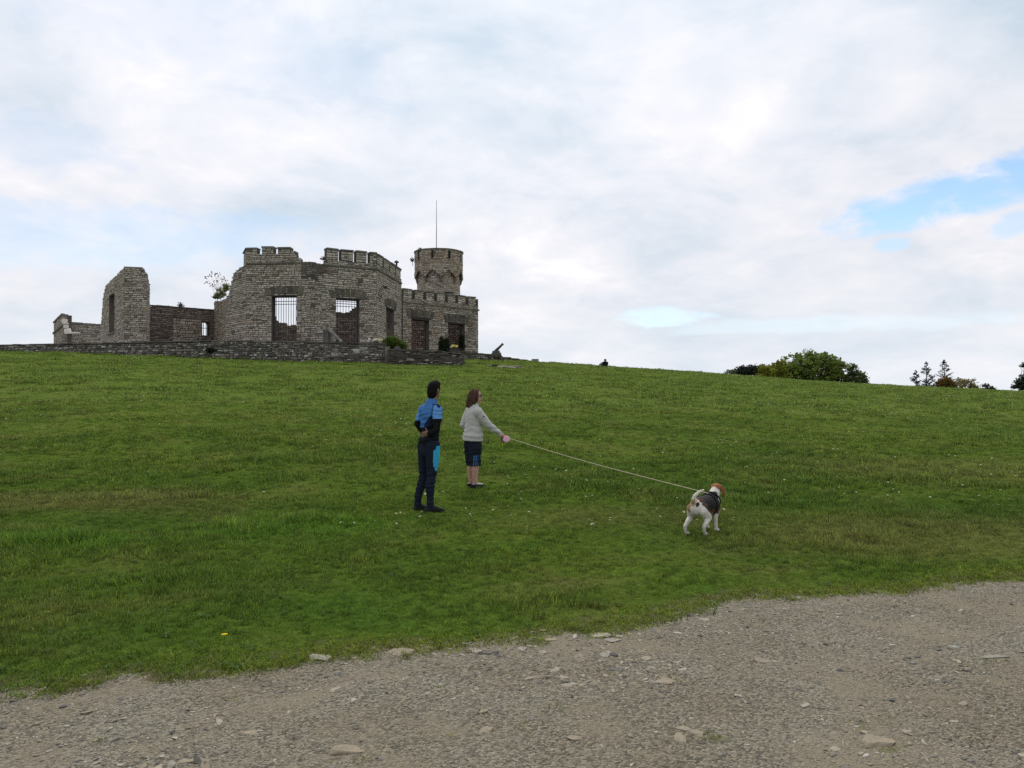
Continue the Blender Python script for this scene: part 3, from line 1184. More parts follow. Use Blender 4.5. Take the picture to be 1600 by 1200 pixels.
for k in range(8):
    a0, a1 = math.pi * .5 * k / 8, math.pi * .5 * (k + 1) / 8
    for sg in (1,):
        u0, u1 = mid_ + sg * hw * math.sin(a0), mid_ + sg * hw * math.sin(a1)
        q0, q1 = opc[3] - .32 * (1 - math.cos(a0)), opc[3] - .32 * (1 - math.cos(a1))
        vs = [CW.pt(u0, -.02, q0), CW.pt(u1, -.02, q1), CW.pt(u1, -.02, opc[3] + .02), CW.pt(u0, -.02, opc[3] + .02)]
        vs += [v - CW.n * .6 for v in vs]
        mb.add(vs, [(0, 1, 2, 3), (7, 6, 5, 4), (0, 4, 5, 1)], (.11, .08, .068))
part('arch_spandrel', mb, M['stone'], conn)
pb = CW.block(CW.s_at(269), CW.s_at(314), FLOOR - .3, CW.z_at(290, 498.5), -.05, .06, .0)
part('blocked_doorway', recol(pb, (.10, .09, .08)), M['mortar'], conn)
BW = Wall.__new__(Wall)
BW.A, BW.B = CW.A + CW.t * CW.s_at(269) + CW.n * .06, CW.A + CW.t * CW.s_at(314) + CW.n * .06
BW.L, BW.t, BW.n = (BW.B - BW.A).length, CW.t, CW.n
BW.z0, BW.th, BW.pal, BW.lens, BW.rag, BW.op, BW.seed = FLOOR - .3, .1, (WARM + GREY, WARMW + GREYW), (.2, .5), 0, [], 2
BW.top_pts = [(0, CW.z_at(290, 498.5)), (BW.L, CW.z_at(290, 498.5))]
BW.cs = courses(FLOOR - .1, CW.z_at(290, 498.5), .13, .24)
c2 = MB()
BW.stones(c2)
part('stonework', c2, M['stone'], conn, kind='stuff', label='paler stone infill of the blocked doorway')
strip(CW, conn, 'coping_stone', .1, CW.L - .05, 8.52, 8.6, .07, (.10, .09, .08), 1.4)

# ---- far left turret
tur = thing('ruined_turret', 'low ruined turret with white broken stones at the far left', 'castle', (ux(100, 72), 72, FLOOR))
T1 = Wall((ux(83.5, 78), 78), (ux(97, 70), 70), 3.9, 8.75)
T1.top_pts = [(0, 8.75), (T1.L * .75, 8.85), (T1.L, 8.8)]
T1b = Wall((ux(97, 70), 70), (ux(104.5, 70.2), 70.2), 3.9, 8.75, cs=T1.cs, rag=.05)
T2 = Wall((ux(104, 70.4), 70.4), (ux(158.5, 73), 73), 3.9, 8.05, cs=T1.cs)
T2.top_pts = [(0, 8.05), (T2.L, 8.05)]
c1, c2 = MB(), MB()
for w in (T1, T1b, T2):
    w.core(c1)
    w.stones(c2, zlo=FLOOR)
part('wall', c1, M['mortar'], tur)
part('stonework', c2, M['stone'], tur, kind='stuff')
strip(T1, tur, 'string_course', 0, T1.L, 7.72, 7.86, .14, STR, 2)
strip(T2, tur, 'string_course', .3, T2.L, 7.2, 7.3, .06, (.2, .19, .17), 1.3)
strip(T1, tur, 'coping_stone', 0, T1.L, 8.78, 8.92, .12, (.16, .15, .13), 2.5)
strip(T1b, tur, 'coping_stone', -.05, T1b.L + .05, 8.74, 8.86, .1, (.2, .19, .17), 2.5)
for a, b_ in ((.35, 1.35), (1.6, 2.5), (2.7, 3.05)):
    part('coping_stone', recol(T2.block(a, min(b_, T2.L), 8.06, 8.24, -.5, .1, .01), (.17, .16, .14)), M['cap'], tur)
M['limewash'] = plain('white_broken_lime', (.66, .63, .57), .9, .15, 5, .4, 20)
for u0, u1, r0, r1 in ((97.2, 103, 498.5, 503), (98.5, 104, 503.2, 506.5), (99, 105.5, 508, 513), (101, 108.5, 513.2, 518.4), (101.5, 123, 519, 521.2)):
    w = T1b if u1 <= 105.5 else T2
    Y = 69.8
    a, b_ = at(u0, r1, Y), at(u1, r0, Y)
    mb = MB()
    mb.box((a + b_) / 2 + Vector((0, .1, 0)), Vector(((b_.x - a.x) / 2, 0, 0)), Vector((0, .16, 0)), Vector((0, 0, (b_.z - a.z) / 2)), (1, 1, 1), jit=.05)
    part('broken_stone', mb, M['limewash'], tur, label='white broken stone')

# ---- terrace with its retaining walls
tp = [(ux(-160, 59), 59), (ux(0, 54.4), 54.4), (ux(330, 50), 50), (ux(480, 51.2), 51.2), (ux(604, 53), 53)]
mb = MB()
poly = [(x, y + .5) for x, y in tp] + [(ux(604, 53), 55.2), (-3.0, 62.5), (-2.6, 90), (-60, 90)]
vs = [(x, y, FLOOR) for x, y in poly]
mb.add(vs, [tuple(range(len(vs)))])
tm = mb.mesh('terrace')
struct('terrace', tm, plain('terrace_gravel', (.2, .185, .16), .9, .25, 3, .5, 60))

terr = thing('terrace_wall', 'long low rubble retaining wall below the castle with lichen patches', 'wall', (tp[2][0], tp[2][1], 4.0))
c1, c2 = MB(), MB()
TT = 5.07
for (a, b_) in zip(tp, tp[1:]):
    w = Wall(a, b_, 2.6, TT, th=.5, pal=(DRY, DRYW), lens=(.10, .38), hh=(.08, .19), rag=.0)
    w.core(c1)
    w.stones(c2, proud=(.005, .12), gap=.04, zlo=3.2, jit=.032)
    s = 0
    while s < w.L - .05:
        e = min(w.L, s + random.uniform(.5, 1.1))
        part('coping_stone', recol(w.block(s + .01, e - .01, TT, TT + random.uniform(.06, .1), -.5, random.uniform(.04, .1), .012), shade((.11, .10, .09), .7, 1.2)), M['cap'], terr)
        s = e
    if a == tp[3]:
        part('corner_stone', recol(w.block(w.L - .12, w.L + .2, 2.8, TT - .12, -.5, .1, .03), (.17, .16, .135)), M['stone'], terr, label='pale upright block ending the wall')
        for _ in range(8):
            s, z = random.uniform(.5, w.L - 1), random.uniform(3.9, 4.7)
            part('stone', recol(w.block(s, s + random.uniform(.3, .55), z, z + random.uniform(.18, .3), -.1, .08, .015), pick(DRY, DRYW)), M['stone'], terr)
part('wall', c1, plain('terrace_joint', (.085, .078, .068), .95, .3, 2), terr)  # wall core in a dark joint colour
part('stonework', c2, M['stone'], terr, kind='stuff')

slab = thing('slate_wall', 'low dark wall of thin flat slates with white lichen spots beside the bush', 'wall', (ux(662, 51), 51, 3.5))
c1, c2 = MB(), MB()
SA, SB = (ux(605, 51.9), 51.9), (ux(719, 51.2), 51.2)
w = Wall(SA, SB, 2.6, 4.6, th=1.4, pal=(SLATE, SLATEW), lens=(.15, .6), hh=(.05, .11), rag=.05)
w.top_pts = [(0, 4.62), (w.L * .35, 4.60), (w.L * .8, 4.45), (w.L, 4.30)]
w.core(c1)
w.stones(c2, proud=(.01, .12), gap=.014, zlo=3.2)
w.end_stones(c2, 1, zlo=3.2)
part('wall', c1, plain('slate_joint', (.04, .036, .032), .95, .3, 2), slab)
part('stonework', c2, M['stone'], slab, kind='stuff')
s = 0
while s < w.L - .1:
    e = min(w.L, s + random.uniform(.35, .9))
    zt = w.top((s + e) / 2)
    part('capping_slate', recol(w.block(s + .01, e - .02, zt + .02, zt + random.uniform(.06, .1), -1.2, random.uniform(.03, .14), .02), shade((.085, .077, .068), .8, 1.6)), M['cap'], slab)
    s = e

gw = thing('garden_wall', 'low lichened wall running down the crest from the wing past the cannon', 'wall', (ux(760, 62), 62, 4.3))
c1, c2 = MB(), MB()
gp = [(714, 59.5, 549.5), (742, 60.8, 552), (767, 62, 554.6), (785, 63.2, 558), (836, 66, 565.2)]
for (u0, d0, r0), (u1, d1, r1) in zip(gp, gp[1:]):
    w = Wall((ux(u0, d0), d0), (ux(u1, d1), d1), 3.2, 5, th=.45, pal=(DRY + SLATE, DRYW + SLATEW), lens=(.15, .45), hh=(.08, .16))
    w.top_pts = [(0, rz(u0, r0, d0)), (w.L, rz(u1, r1, d1))]
    w.core(c1)
    w.stones(c2, zlo=3.6, proud=(.01, .07))
    n_ = max(2, int(w.L / .8))
    for k in range(n_):
        a, b_ = w.L * k / n_, w.L * (k + 1) / n_
        zz_ = w.top((a + b_) / 2)
        part('coping_stone', recol(w.block(a + .01, b_ - .01, zz_ - .03, zz_ + .05, -.45, .06, .012), (.08, .074, .065)), M['cap'], gw)
part('wall', c1, plain('garden_joint', (.045, .04, .036), .95, .3, 2), gw)
part('stonework', c2, M['stone'], gw, kind='stuff')

# ------------------------------------------------------------------ foliage
M['leaf'] = tinted('leaf', .7, .3, .6, 0, spec=.1)
M['bark'] = tinted('bark', .9, .35, 4, .6, 12, .03, .2)
lt = NT(M['leaf'].node_tree)
_b = M['leaf'].node_tree.nodes['Principled BSDF']
_tr = lt.new('ShaderNodeBsdfTranslucent')
lt.put(_tr.inputs['Color'], lt.vscale(lt.attr('Col'), 1.3))
_mx = lt.new('ShaderNodeMixShader')
_mx.inputs[0].default_value = .28
lt.l.new(_b.outputs[0], _mx.inputs[1])
lt.l.new(_tr.outputs[0], _mx.inputs[2])
lt.l.new(_mx.outputs[0], M['leaf'].node_tree.nodes['Material Output'].inputs[0])


def leaf_cloud(pts, size, cols, droop=0.0, long=1.6, rs=None):
    """small leaf-shaped faces (bent diamonds of two triangles) at the given points"""
    rs = rs or rng
    n = len(pts)
    d = rs.normal(size=(n, 3))
    d[:, 2] = d[:, 2] * .7 - droop
    d /= np.linalg.norm(d, axis=1, keepdims=True)
    q = rs.normal(size=(n, 3))
    s = np.cross(d, q)
    s /= np.linalg.norm(s, axis=1, keepdims=True)
    nn = np.cross(d, s)
    sz = size * rs.uniform(.6, 1.4, (n, 1))
    a = pts - d * sz * long * .5
    b_ = pts + s * sz * .5 + nn * sz * .12
    c = pts + d * sz * long * .5
    e = pts - s * sz * .5 + nn * sz * .12
    v = np.stack([a, b_, c, e], 1).reshape(-1, 3)
    f = np.arange(4 * n).reshape(-1, 4)
    return v, f, np.repeat(cols, 4, 0)


def crown_points(lobes, n, clump, rs, hollow=.35):
    out = []
    vol = np.array([l[3] * l[4] * l[5] for l in lobes]) ** .75
    for l, k in zip(lobes, (vol / vol.sum() * n).astype(int)):
        nc = max(5, int(k / 26))
        u = rs.normal(size=(nc, 3))
        u /= np.linalg.norm(u, axis=1, keepdims=True)
        u *= (hollow + (1 - hollow) * rs.uniform(0, 1, (nc, 1)) ** .6) * rs.uniform(.78, 1.12, (nc, 1))
        cc = np.array(l[:3]) + u * np.array(l[3:6])
        idx = rs.integers(0, nc, k)
        out.append(cc[idx] + rs.normal(size=(k, 3)) * clump * np.array([1, 1, .75]))
    return np.concatenate(out)


def leafy(name, label, cat, base, lobes, n, leaf, col, clump=.3, trunk=None, limbs=9, group=None, seed=0, var=.28, barkcol=(.07, .058, .046), hollow=.35, zmin=None):
    rs = np.random.default_rng(seed + 100)
    o = thing(name, label, cat, base, group)
    lb = [(base[0] + l[0], base[1] + l[1], base[2] + l[2], *l[3:6]) for l in lobes]
    p = crown_points(lb, n, clump, rs, hollow)
    p = p[p[:, 2] > (zmin if zmin is not None else base[2] + .02)]
    k = rs.uniform(1 - var, 1 + var, (len(p), 1)) * rs.uniform(.9, 1.1, (len(p), 3))
    v, f, c = leaf_cloud(p, leaf, np.array(col) * k, rs=rs)
    part('crown', mesh_np('crown', v - np.array(base), f, c), M['leaf'], o)
    if trunk:
        r0, h0 = trunk
        mb = MB()
        b0 = Vector(base)
        top = b0 + Vector((0, 0, h0))
        mb.tube([b0 - Vector((0, 0, .3)), b0 + Vector((.03, 0, h0 * .5)), top], [r0 * 1.3, r0, r0 * .75], 8, barkcol)
        for i in range(limbs):
            l = lb[i % len(lb)]
            e = Vector((l[0], l[1], l[2])) + Vector((rs.uniform(-.6, .6) * l[3], rs.uniform(-.6, .6) * l[4], rs.uniform(-.1, .75) * l[5]))
            s = b0 + Vector((0, 0, h0 * rs.uniform(.45, 1.0)))
            m_ = (s + e) / 2 + Vector((rs.uniform(-.3, .3), rs.uniform(-.3, .3), .25))
            mb.tube([s, m_, e], [r0 * .5, r0 * .3, r0 * .08], 6, barkcol)
        part('trunk', mb, M['bark'], o, smooth=True)
    return o


def gpos(px, Y):
    x = ux(px, Y)
    return x, Y, float(ground(np.array([x]), np.array([Y]))[0])


def rel(px, row, Y, b):                 # offset of a photo point at depth Y from a base
    q = at(px, row, Y)
    return (q.x - b[0], 0.0, q.z - b[2])


YT = 120
sc = YT / FPX
b = gpos(1268, YT)
L = [(*rel(u, r, YT, b)[:1], dy, rel(u, r, YT, b)[2], rx * sc, rx * sc * .9, ry * sc) for u, r, dy, rx, ry in (
    (1262, 572, 0, 36, 22), (1290, 577, .6, 30, 22), (1238, 576, -.4, 26, 20), (1308, 590, 0, 20, 15), (1278, 562, 0, 24, 13), (1250, 592, .3, 26, 14), (1285, 596, .5, 26, 14), (1225, 588, .2, 18, 15), (1303, 574, -.3, 20, 16), (1312, 594, .4, 16, 12))]
leafy('broadleaf_tree', 'biggest spreading green tree on the horizon with sky showing through it', 'tree', b, L, 11000, .25, (.145, .19, .042), .27, (.28, 2.0), 26, seed=1, hollow=.5)
b = gpos(1204, 118)
L = [(*rel(u, r, 118, b)[:1], 0, rel(u, r, 118, b)[2], rx * sc, rx * sc, ry * sc) for u, r, rx, ry in ((1206, 582, 20, 14), (1194, 588, 12, 9), (1216, 577, 15, 14), (1220, 592, 14, 12))]
leafy('broadleaf_tree', 'yellow green bushy tree leaning against the left of the biggest tree', 'tree', b, L, 4600, .24, (.175, .185, .028), .24, (.16, 1.0), 6, seed=2, hollow=.2)
b = gpos(1166, 124)
L = [(*rel(u, r, 124, b)[:1], 0, rel(u, r, 124, b)[2], rx * sc, rx * sc, ry * sc) for u, r, rx, ry in ((1160, 580, 15, 8), (1176, 578, 14, 8), (1186, 582, 10, 9), (1190, 573, 4, 3), (1152, 584, 9, 6))]
leafy('evergreen_tree', 'dark blackish evergreen mass left of the yellow green tree', 'tree', b, L, 4500, .2, (.03, .036, .024), .2, (.16, .8), 6, seed=3, hollow=.1)
b = gpos(1140, 120)
L = [(*rel(u, r, 120, b)[:1], 0, rel(u, r, 120, b)[2], rx * sc, rx * sc, ry * sc) for u, r, rx, ry in ((1140, 584, 9, 6), (1146, 580, 4, 3))]
leafy('pale_shrub', 'thin pale grey shrub at the left end of the tree row', 'shrub', b, L, 500, .17, (.13, .135, .09), .18, (.05, .4), 6, seed=4)
b = gpos(1336, 119)
L = [(*rel(u, r, 119, b)[:1], 0, rel(u, r, 119, b)[2], rx * sc, rx * sc, ry * sc) for u, r, rx, ry in ((1333, 578, 10, 9), (1338, 590, 16, 11), (1347, 595, 9, 10), (1322, 595, 12, 9))]
leafy('broadleaf_tree', 'smaller dull green tree at the right end of the big crown', 'tree', b, L, 2200, .22, (.09, .11, .042), .26, (.14, 1.4), 8, seed=5)
b = gpos(1508, 122)
L = [(*rel(u, r, 122, b)[:1], 0, rel(u, r, 122, b)[2], rx * sc, rx * sc, ry * sc) for u, r, rx, ry in ((1498, 600, 11, 8), (1512, 599, 13, 8), (1522, 605, 9, 6), (1490, 603, 6, 6))]
leafy('olive_shrub', 'pale olive spring shrub right of the golden brown conifer', 'shrub', b, L, 1500, .18, (.24, .21, .10), .22, (.08, .8), 10, seed=6)
for i, (u, r, wd, lab) in enumerate(((1541, 604, 6, 'grey green shrub standing alone right of the pale olive shrub'), (1552, 606, 4, 'tiny last grey shrub before the gap on the right horizon'))):
    b = gpos(u, 120)
    L = [(*rel(u + d, r + e, 120, b)[:1], 0, rel(u, r + e, 120, b)[2], wd * .6 * sc, wd * .6 * sc, wd * .7 * sc) for d, e in ((-1, 0), (2, 4), (-3, 5))]
    leafy('grey_shrub', lab, 'shrub', b, L, 420, .18, (.075, .085, .07), .16, (.05, .5), 5, seed=8 + i)
b = gpos(1478, 119)
L = [(*rel(u, r, 119, b)[:1], 0, rel(u, r, 119, b)[2], rx * sc, rx * sc, ry * sc) for u, r, rx, ry in ((1477, 598, 11, 9), (1486, 603, 7, 6), (1468, 602, 5, 7))]
leafy('golden_conifer', 'dense golden brown conifer bush under the sparse right conifer', 'shrub', b, L, 3600, .16, (.165, .11, .034), .17, (.1, .5), 4, seed=11, hollow=.1)
b = gpos(1600, 116)
L = [(*rel(u, r, 116, b)[:1], 0, rel(u, r, 116, b)[2], rx * sc, rx * sc, ry * sc) for u, r, rx, ry in ((1600, 600, 14, 10), (1606, 592, 10, 8), (1593, 607, 8, 6), (1602, 571, 6, 5), (1615, 580, 14, 14))]
leafy('evergreen_tree', 'dark evergreen tree cut by the right edge of the view', 'tree', b, L, 4200, .2, (.036, .047, .03), .2, (.16, 1.2), 8, seed=12)


def conifer(label, px, row, Y, w, seed, col, sparse=.5, low=.15):
    rs = np.random.default_rng(seed)
    b = gpos(px, Y)
    top = at(px, row, Y).z
    H = top - b[2]
    o = thing('conifer', label, 'tree', b)
    mb = MB()
    mb.tube([(b[0], b[1], b[2] - .3), (b[0], b[1], b[2] + H * .5), (b[0] + .03, b[1], b[2] + H * .97)], [.13, .08, .015], 6, (.05, .045, .04))
    P = []
    h = low * H
    while h < H * .98:
        R_ = w * (1 - h / H) ** .85 * rs.uniform(.45, 1.2) + .05
        for k in range(rs.integers(2, 5)):
            if rs.uniform() > 1 - sparse * .4:
                continue
            a = rs.uniform(0, 2 * math.pi)
            e = np.array([math.cos(a), math.sin(a), 0]) * R_
            s0 = np.array([b[0], b[1], b[2] + h])
            e1 = s0 + e + np.array([0, 0, R_ * rs.uniform(.25, .75)])
            mb.tube([s0, e1], [.03, .01], 5, (.05, .045, .04))
            n_ = int(14 + 34 * R_)
            tt = rs.uniform(.35, 1.08, (n_, 1))
            P.append(s0 + (e1 - s0) * tt + rs.normal(size=(n_, 3)) * (.035 + .07 * tt * min(1, R_)))
        h += rs.uniform(.16, .34)
    p = np.concatenate(P)
    c = np.array(col) * rs.uniform(.6, 1.4, (len(p), 1))
    v, f, c = leaf_cloud(p, .085, c, long=2.6, rs=rs)
    part('crown', mesh_np('crown', v - np.array(b), f, c), M['leaf'], o)
    part('trunk', mb, M['bark'], o)


conifer('tall thin blue grey conifer left of the golden brown bush', 1448, 562, 121, 1.6, 21, (.042, .052, .05), .55, .02)
conifer('short blue grey conifer leaning left of the tall thin one', 1432, 577, 120, 1.6, 22, (.042, .052, .05), .5, .02)
conifer('sparse dark conifer rising out of the golden brown bush', 1476, 561, 121.5, 1.8, 23, (.045, .052, .045), .6, .25)
conifer('knee high blue grey conifer between the thin conifer and golden bush', 1460, 596, 119, .7, 24, (.042, .052, .05), .5, .0)

# ---- plants at the castle
b = at(616, 548, 53.2)
b = (b.x, 53.4, 4.5)
L = [(*rel(u, r, 53.4, b)[:1], 0, rel(u, r, 53.4, b)[2], rx * .0428, rx * .04, ry * .0428) for u, r, rx, ry in ((612, 534, 11, 9), (622, 538, 10.5, 8), (604, 538, 7, 7), (630, 542, 6.5, 6))]
leafy('round_bush', 'round bright green bush behind the corner of the terrace wall', 'bush', b, L, 6500, .06, (.085, .13, .025), .08, (.05, .4), 5, seed=31, hollow=.2)
for u, lab in ((689.5, 'left one of the two dark narrow cypress shrubs by the gate'), (697.5, 'right one of the two dark narrow cypress shrubs by the gate')):
    b = (ux(u, 62.5), 62.5, 4.55)
    z0, z1 = rz(u, 551, 62.5), rz(u, 526.5, 62.5)
    L = [(0, 0, z0 - b[2] + (z1 - z0) * q, .24 * s, .24 * s, (z1 - z0) * .24) for q, s in ((.16, 1), (.4, .95), (.64, .75), (.82, .45))]
    leafy('cypress_shrub', lab, 'shrub', b, L, 2600, .06, (.022, .036, .016), .06, (.04, .5), 3, seed=int(u), hollow=.1, group='twin cypress shrubs')
for (u, r, Y, rx, ry, n, lab, col, nm) in ((345, 458, 60.5, 10, 8, 520, 'wild grass and weeds growing on the broken top of the side wall', (.19, .21, .07), 'wall_weeds'),
                                           (351, 449, 59.3, 7, 6, 420, 'green weeds hanging over the stepped edge of the bay wall', (.17, .20, .06), 'wall_weeds'),
                                           (339, 463, 61.8, 6, 4, 500, 'low tuft of weeds at the left end of the side wall top', (.14, .16, .05), 'wall_weeds'),
                                           (282, 477, 61.5, 3.2, 3.0, 110, 'small bare weed on top of the low dark wall', (.06, .06, .05), 'wall_weed'),
                                           (722.5, 534, 68.2, 5, 13, 1500, 'dark ivy climbing the right jamb of the right gate', (.020, .028, .014), 'ivy'),
                                           (644.5, 406, 75.2, 2.2, 4, 120, 'small weed sprouting from the left side of the round tower', (.055, .06, .04), 'wall_weed'),
                                           (656, 390.5, 75, 3.5, 2, 120, 'small weed on the upper left rim of the round tower', (.055, .06, .04), 'wall_weed'),
                                           (506, 405, 55.5, 3, 2, 90, 'thin weed in the gap of the bay battlements', (.10, .10, .06), 'wall_weed'),
                                           (328, 548, 50.0, 7, 4, 350, 'dark plant hanging on the face of the terrace wall', (.028, .04, .018), 'wall_weed')):
    k = Y / FPX
    c_ = at(u, r, Y)
    b = (c_.x, c_.y, c_.z - ry * k)
    L = [(random.uniform(-.5, .5) * rx * k, 0, ry * k * q, rx * k * .75, min(rx * k * .6, .3), ry * k * .6) for q in (.5, 1.0, 1.4)]
    leafy(nm, lab, 'weeds', b, L, n, .075, col, .09, (.02, ry * k), 5, seed=int(u), hollow=.1)
# tall dry stalks above the wall weeds
st_ = thing('dry_stalks', 'tall thin dry stalks with seed heads on the broken side wall', 'weeds', at(343, 462, 60.3))
mb = MB()
b0 = at(343, 464, 60.3)
for (u, r) in ((322, 434), (329, 431), (335, 428), (342, 430), (347, 436), (339, 440), (353, 436), (325, 442), (333, 446), (356, 446)):
    e = at(u, r, 60.3 + random.uniform(-.3, .3))
    m_ = (b0 * .45 + e * .55) + Vector((random.uniform(-.05, .05), 0, .12))
    mb.tube([b0 + Vector((random.uniform(-.3, .3), 0, 0)), m_, e], [.013, .010, .006], 4, (.11, .10, .07))
    for _ in range(7):
        q = e + Vector((random.gauss(0, .13), random.gauss(0, .08), random.gauss(0, .10)))
        mb.box(q, (.035, 0, 0), (0, .03, 0), (0, 0, .025), (.10, .095, .06), jit=.01)
part('stalk', mb, M['bark'], st_, kind='stuff')


def flowers(name, label, cx, row, Y, w, n, cols, h=.26, base_z=None):
    b = at(cx, row, Y)
    o = thing(name, label, 'flowers', b)
    lf = MB()
    for _ in range(n * 3):
        x = random.uniform(-w, w)
        q = b + Vector((x, random.uniform(-.2, .2), 0))
        lf.tube([q - Vector((0, 0, .05)), q + Vector((random.gauss(0, .05), random.gauss(0, .05), h * random.uniform(.6, 1)))], [.012, .003], 4, (.06, .10, .03))
    part('leaves', lf, M['leaf'], o, kind='stuff')
    for _ in range(n):
        q = b + Vector((random.uniform(-w, w), random.uniform(-.2, .2), h * random.uniform(.75, 1.15)))
        mb = MB()
        col = random.choice(cols)
        for k in range(6):
            a = k * math.pi / 3
            d1 = Vector((math.cos(a), -.35, math.sin(a)))
            d2 = Vector((math.cos(a + .6), -.2, math.sin(a + .6)))
            mb.add([q, q + d1 * .055, q + (d1 + d2) * .055, q + d2 * .055], [(0, 1, 2, 3)], col)
        part('flower', mb, M['leaf'], o)


WHT, YEL = (.75, .74, .68), (.72, .56, .06)
flowers('daffodils', 'white and yellow daffodils on the terrace wall left of the bush', 586, 536.5, 53.2, .45, 12, [WHT, WHT, YEL])
pl = thing('planter', 'small dark wooden planter beside the right gate', 'planter', at(710, 553, 59.0))
mb = MB()
c_ = at(710, 549.5, 59.0)
for k in range(5):
    mb2 = MB()
    mb2.box(c_ + Vector((-.24 + k * .12, -.22, 0)), (.055, 0, 0), (0, .02, 0), (0, 0, .2), (.06, .055, .05), jit=.006)
    part('board', mb2, M['bark'], pl)
mb.box(c_ + Vector((0, 0, -.02)), (.29, 0, 0), (0, .2, 0), (0, 0, .18), (.05, .045, .04))
part('box', mb, M['bark'], pl)
flowers('daffodils', 'yellow and white daffodils in the dark planter by the right gate', 709, 546, 59.0, .3, 11, [YEL, YEL, WHT])
# small round-headed stone in front of the bush
hs = at(621, 546, 52.9)
mb = MB()
prof = []
for k in range(9):
    a = math.pi * k / 8
    prof.append((math.cos(a) * .21, .02 + math.sin(a) * .2))
prof = [(.21, -.4)] + prof + [(-.21, -.4)]
vs = [(hs.x + x, hs.y - .1, hs.z + z) for x, z in prof] + [(hs.x + x, hs.y + .1, hs.z + z) for x, z in prof]
n_ = len(prof)
mb.add(vs, [tuple(range(n_)), tuple(range(2 * n_ - 1, n_ - 1, -1))] + [(k, k + n_, (k + 1) % n_ + n_, (k + 1) % n_) for k in range(n_)], (.10, .095, .085))
solo('marker_stone', mb, M['stone'], 'small grey round topped stone standing in front of the bush', 'stone', hs)

# ---- cannons and loose stones on the terrace
M['castiron'] = plain('cast_iron', (.05, .046, .044), .55, .25, 8, .2, 40, .4)
M['greywood'] = tinted('grey_wood', .85, .3, 3, .4, 25, .02)


def barrel(p0, p1, r0, r1, parent, mat):
    p0, p1 = Vector(p0), Vector(p1)
    d = p1 - p0
    mb = MB()
    prof = [(0, r0 * .5), (.03, r0 * 1.1), (.08, r0 * 1.1), (.09, r0), (.34, r0 * .95), (.35, r0 * 1.06), (.38, r0 * 1.06), (.39, r0 * .9), (.9, r1), (.92, r1 * 1.25), (.985, r1 * 1.3), (1, r1 * 1.1)]
    mb.tube([p0 + d * s for s, _ in prof], [q for _, q in prof], 14)
    o = part('barrel', mb, mat, parent, smooth=False)
    mb = MB()
    mb.tube([p1 - d.normalized() * .02, p1 + d.normalized() * .012], r1 * .55, 10)
    part('muzzle', mb, M['darkwood'], o)
    return o


cb = at(776, 557.5, 62.6)
can = thing('cannon', 'dark iron cannon pointing up right on a stepped block carriage on the crest', 'cannon', cb)
mb = MB()
zb, zt = rz(776, 558.5, 62.6), rz(776, 548.2, 62.6)
for k, (u0, u1, f0, f1) in enumerate(((767.5, 784, 0, .35), (768, 783, .35, .7), (769.5, 781, .7, 1.0))):
    for sg in (-1, 1):
        x0, x1 = ux(u0, 62.6), ux(u1, 62.6)
        mb = MB()
        mb.box(((x0 + x1) / 2, 62.6 + sg * .22, zb + (zt - zb) * (f0 + f1) / 2), ((x1 - x0) / 2, 0, 0), (0, .08, 0), (0, 0, (zt - zb) * (f1 - f0) / 2), (.10, .095, .09), jit=.012)
        part('carriage_cheek', mb, M['stone'], can)
for x_ in (-.22, .25):
    mb = MB()
    mb.tube([(cb.x + x_, 62.6 - .4, zb + .08), (cb.x + x_, 62.6 + .4, zb + .08)], .12, 12, (.06, .055, .05))
    part('wheel', mb, M['stone'], can)
barrel(at(771.5, 551.5, 62.6), at(786, 537, 62.6), .125, .08, can, M['castiron'])

gb = at(520, 535, 53.6)
gun = thing('old_gun', 'grey timber gun frame with a pale barrel slanting down right by the bay', 'cannon', (gb.x, 53.6, FLOOR))
def stick(name, a, b_, w, col, d=0.0):
    mb = MB()
    p, q = at(*a, 53.6 + d), at(*b_, 53.6 + d)
    t_ = (q - p)
    s = Vector((0, 1, 0)).cross(t_).normalized()
    mb.box((p + q) / 2, t_ / 2, s * w, Vector((0, 1, 0)) * w, col, jit=.008)
    part(name, mb, M['greywood'], gun)
GW_ = (.17, .16, .145)
stick('post', (504.5, 520), (504.5, 536), .05, GW_)
stick('post', (511.5, 509), (511.5, 536), .08, (.12, .11, .10))
stick('post', (517.5, 517), (518, 536), .06, GW_, .12)
stick('brace', (503.5, 521), (511, 515.5), .05, (.13, .12, .105))
stick('brace', (507.5, 519), (507.5, 536), .09, (.13, .12, .11), .1)
stick('plank', (514, 519), (514, 535), .11, (.115, .105, .095), .15)
barrel(at(512, 512.5, 53.4), at(534, 534.5, 53.2), .12, .085, gun, M['greywood'])
for c_ in gun.children:
    if c_.name.startswith('barrel'):
        a_ = c_.data.attributes['Col']
        a_.data.foreach_set('color', np.tile([.215, .205, .185, 1.0], len(c_.data.vertices)).astype(np.float32))


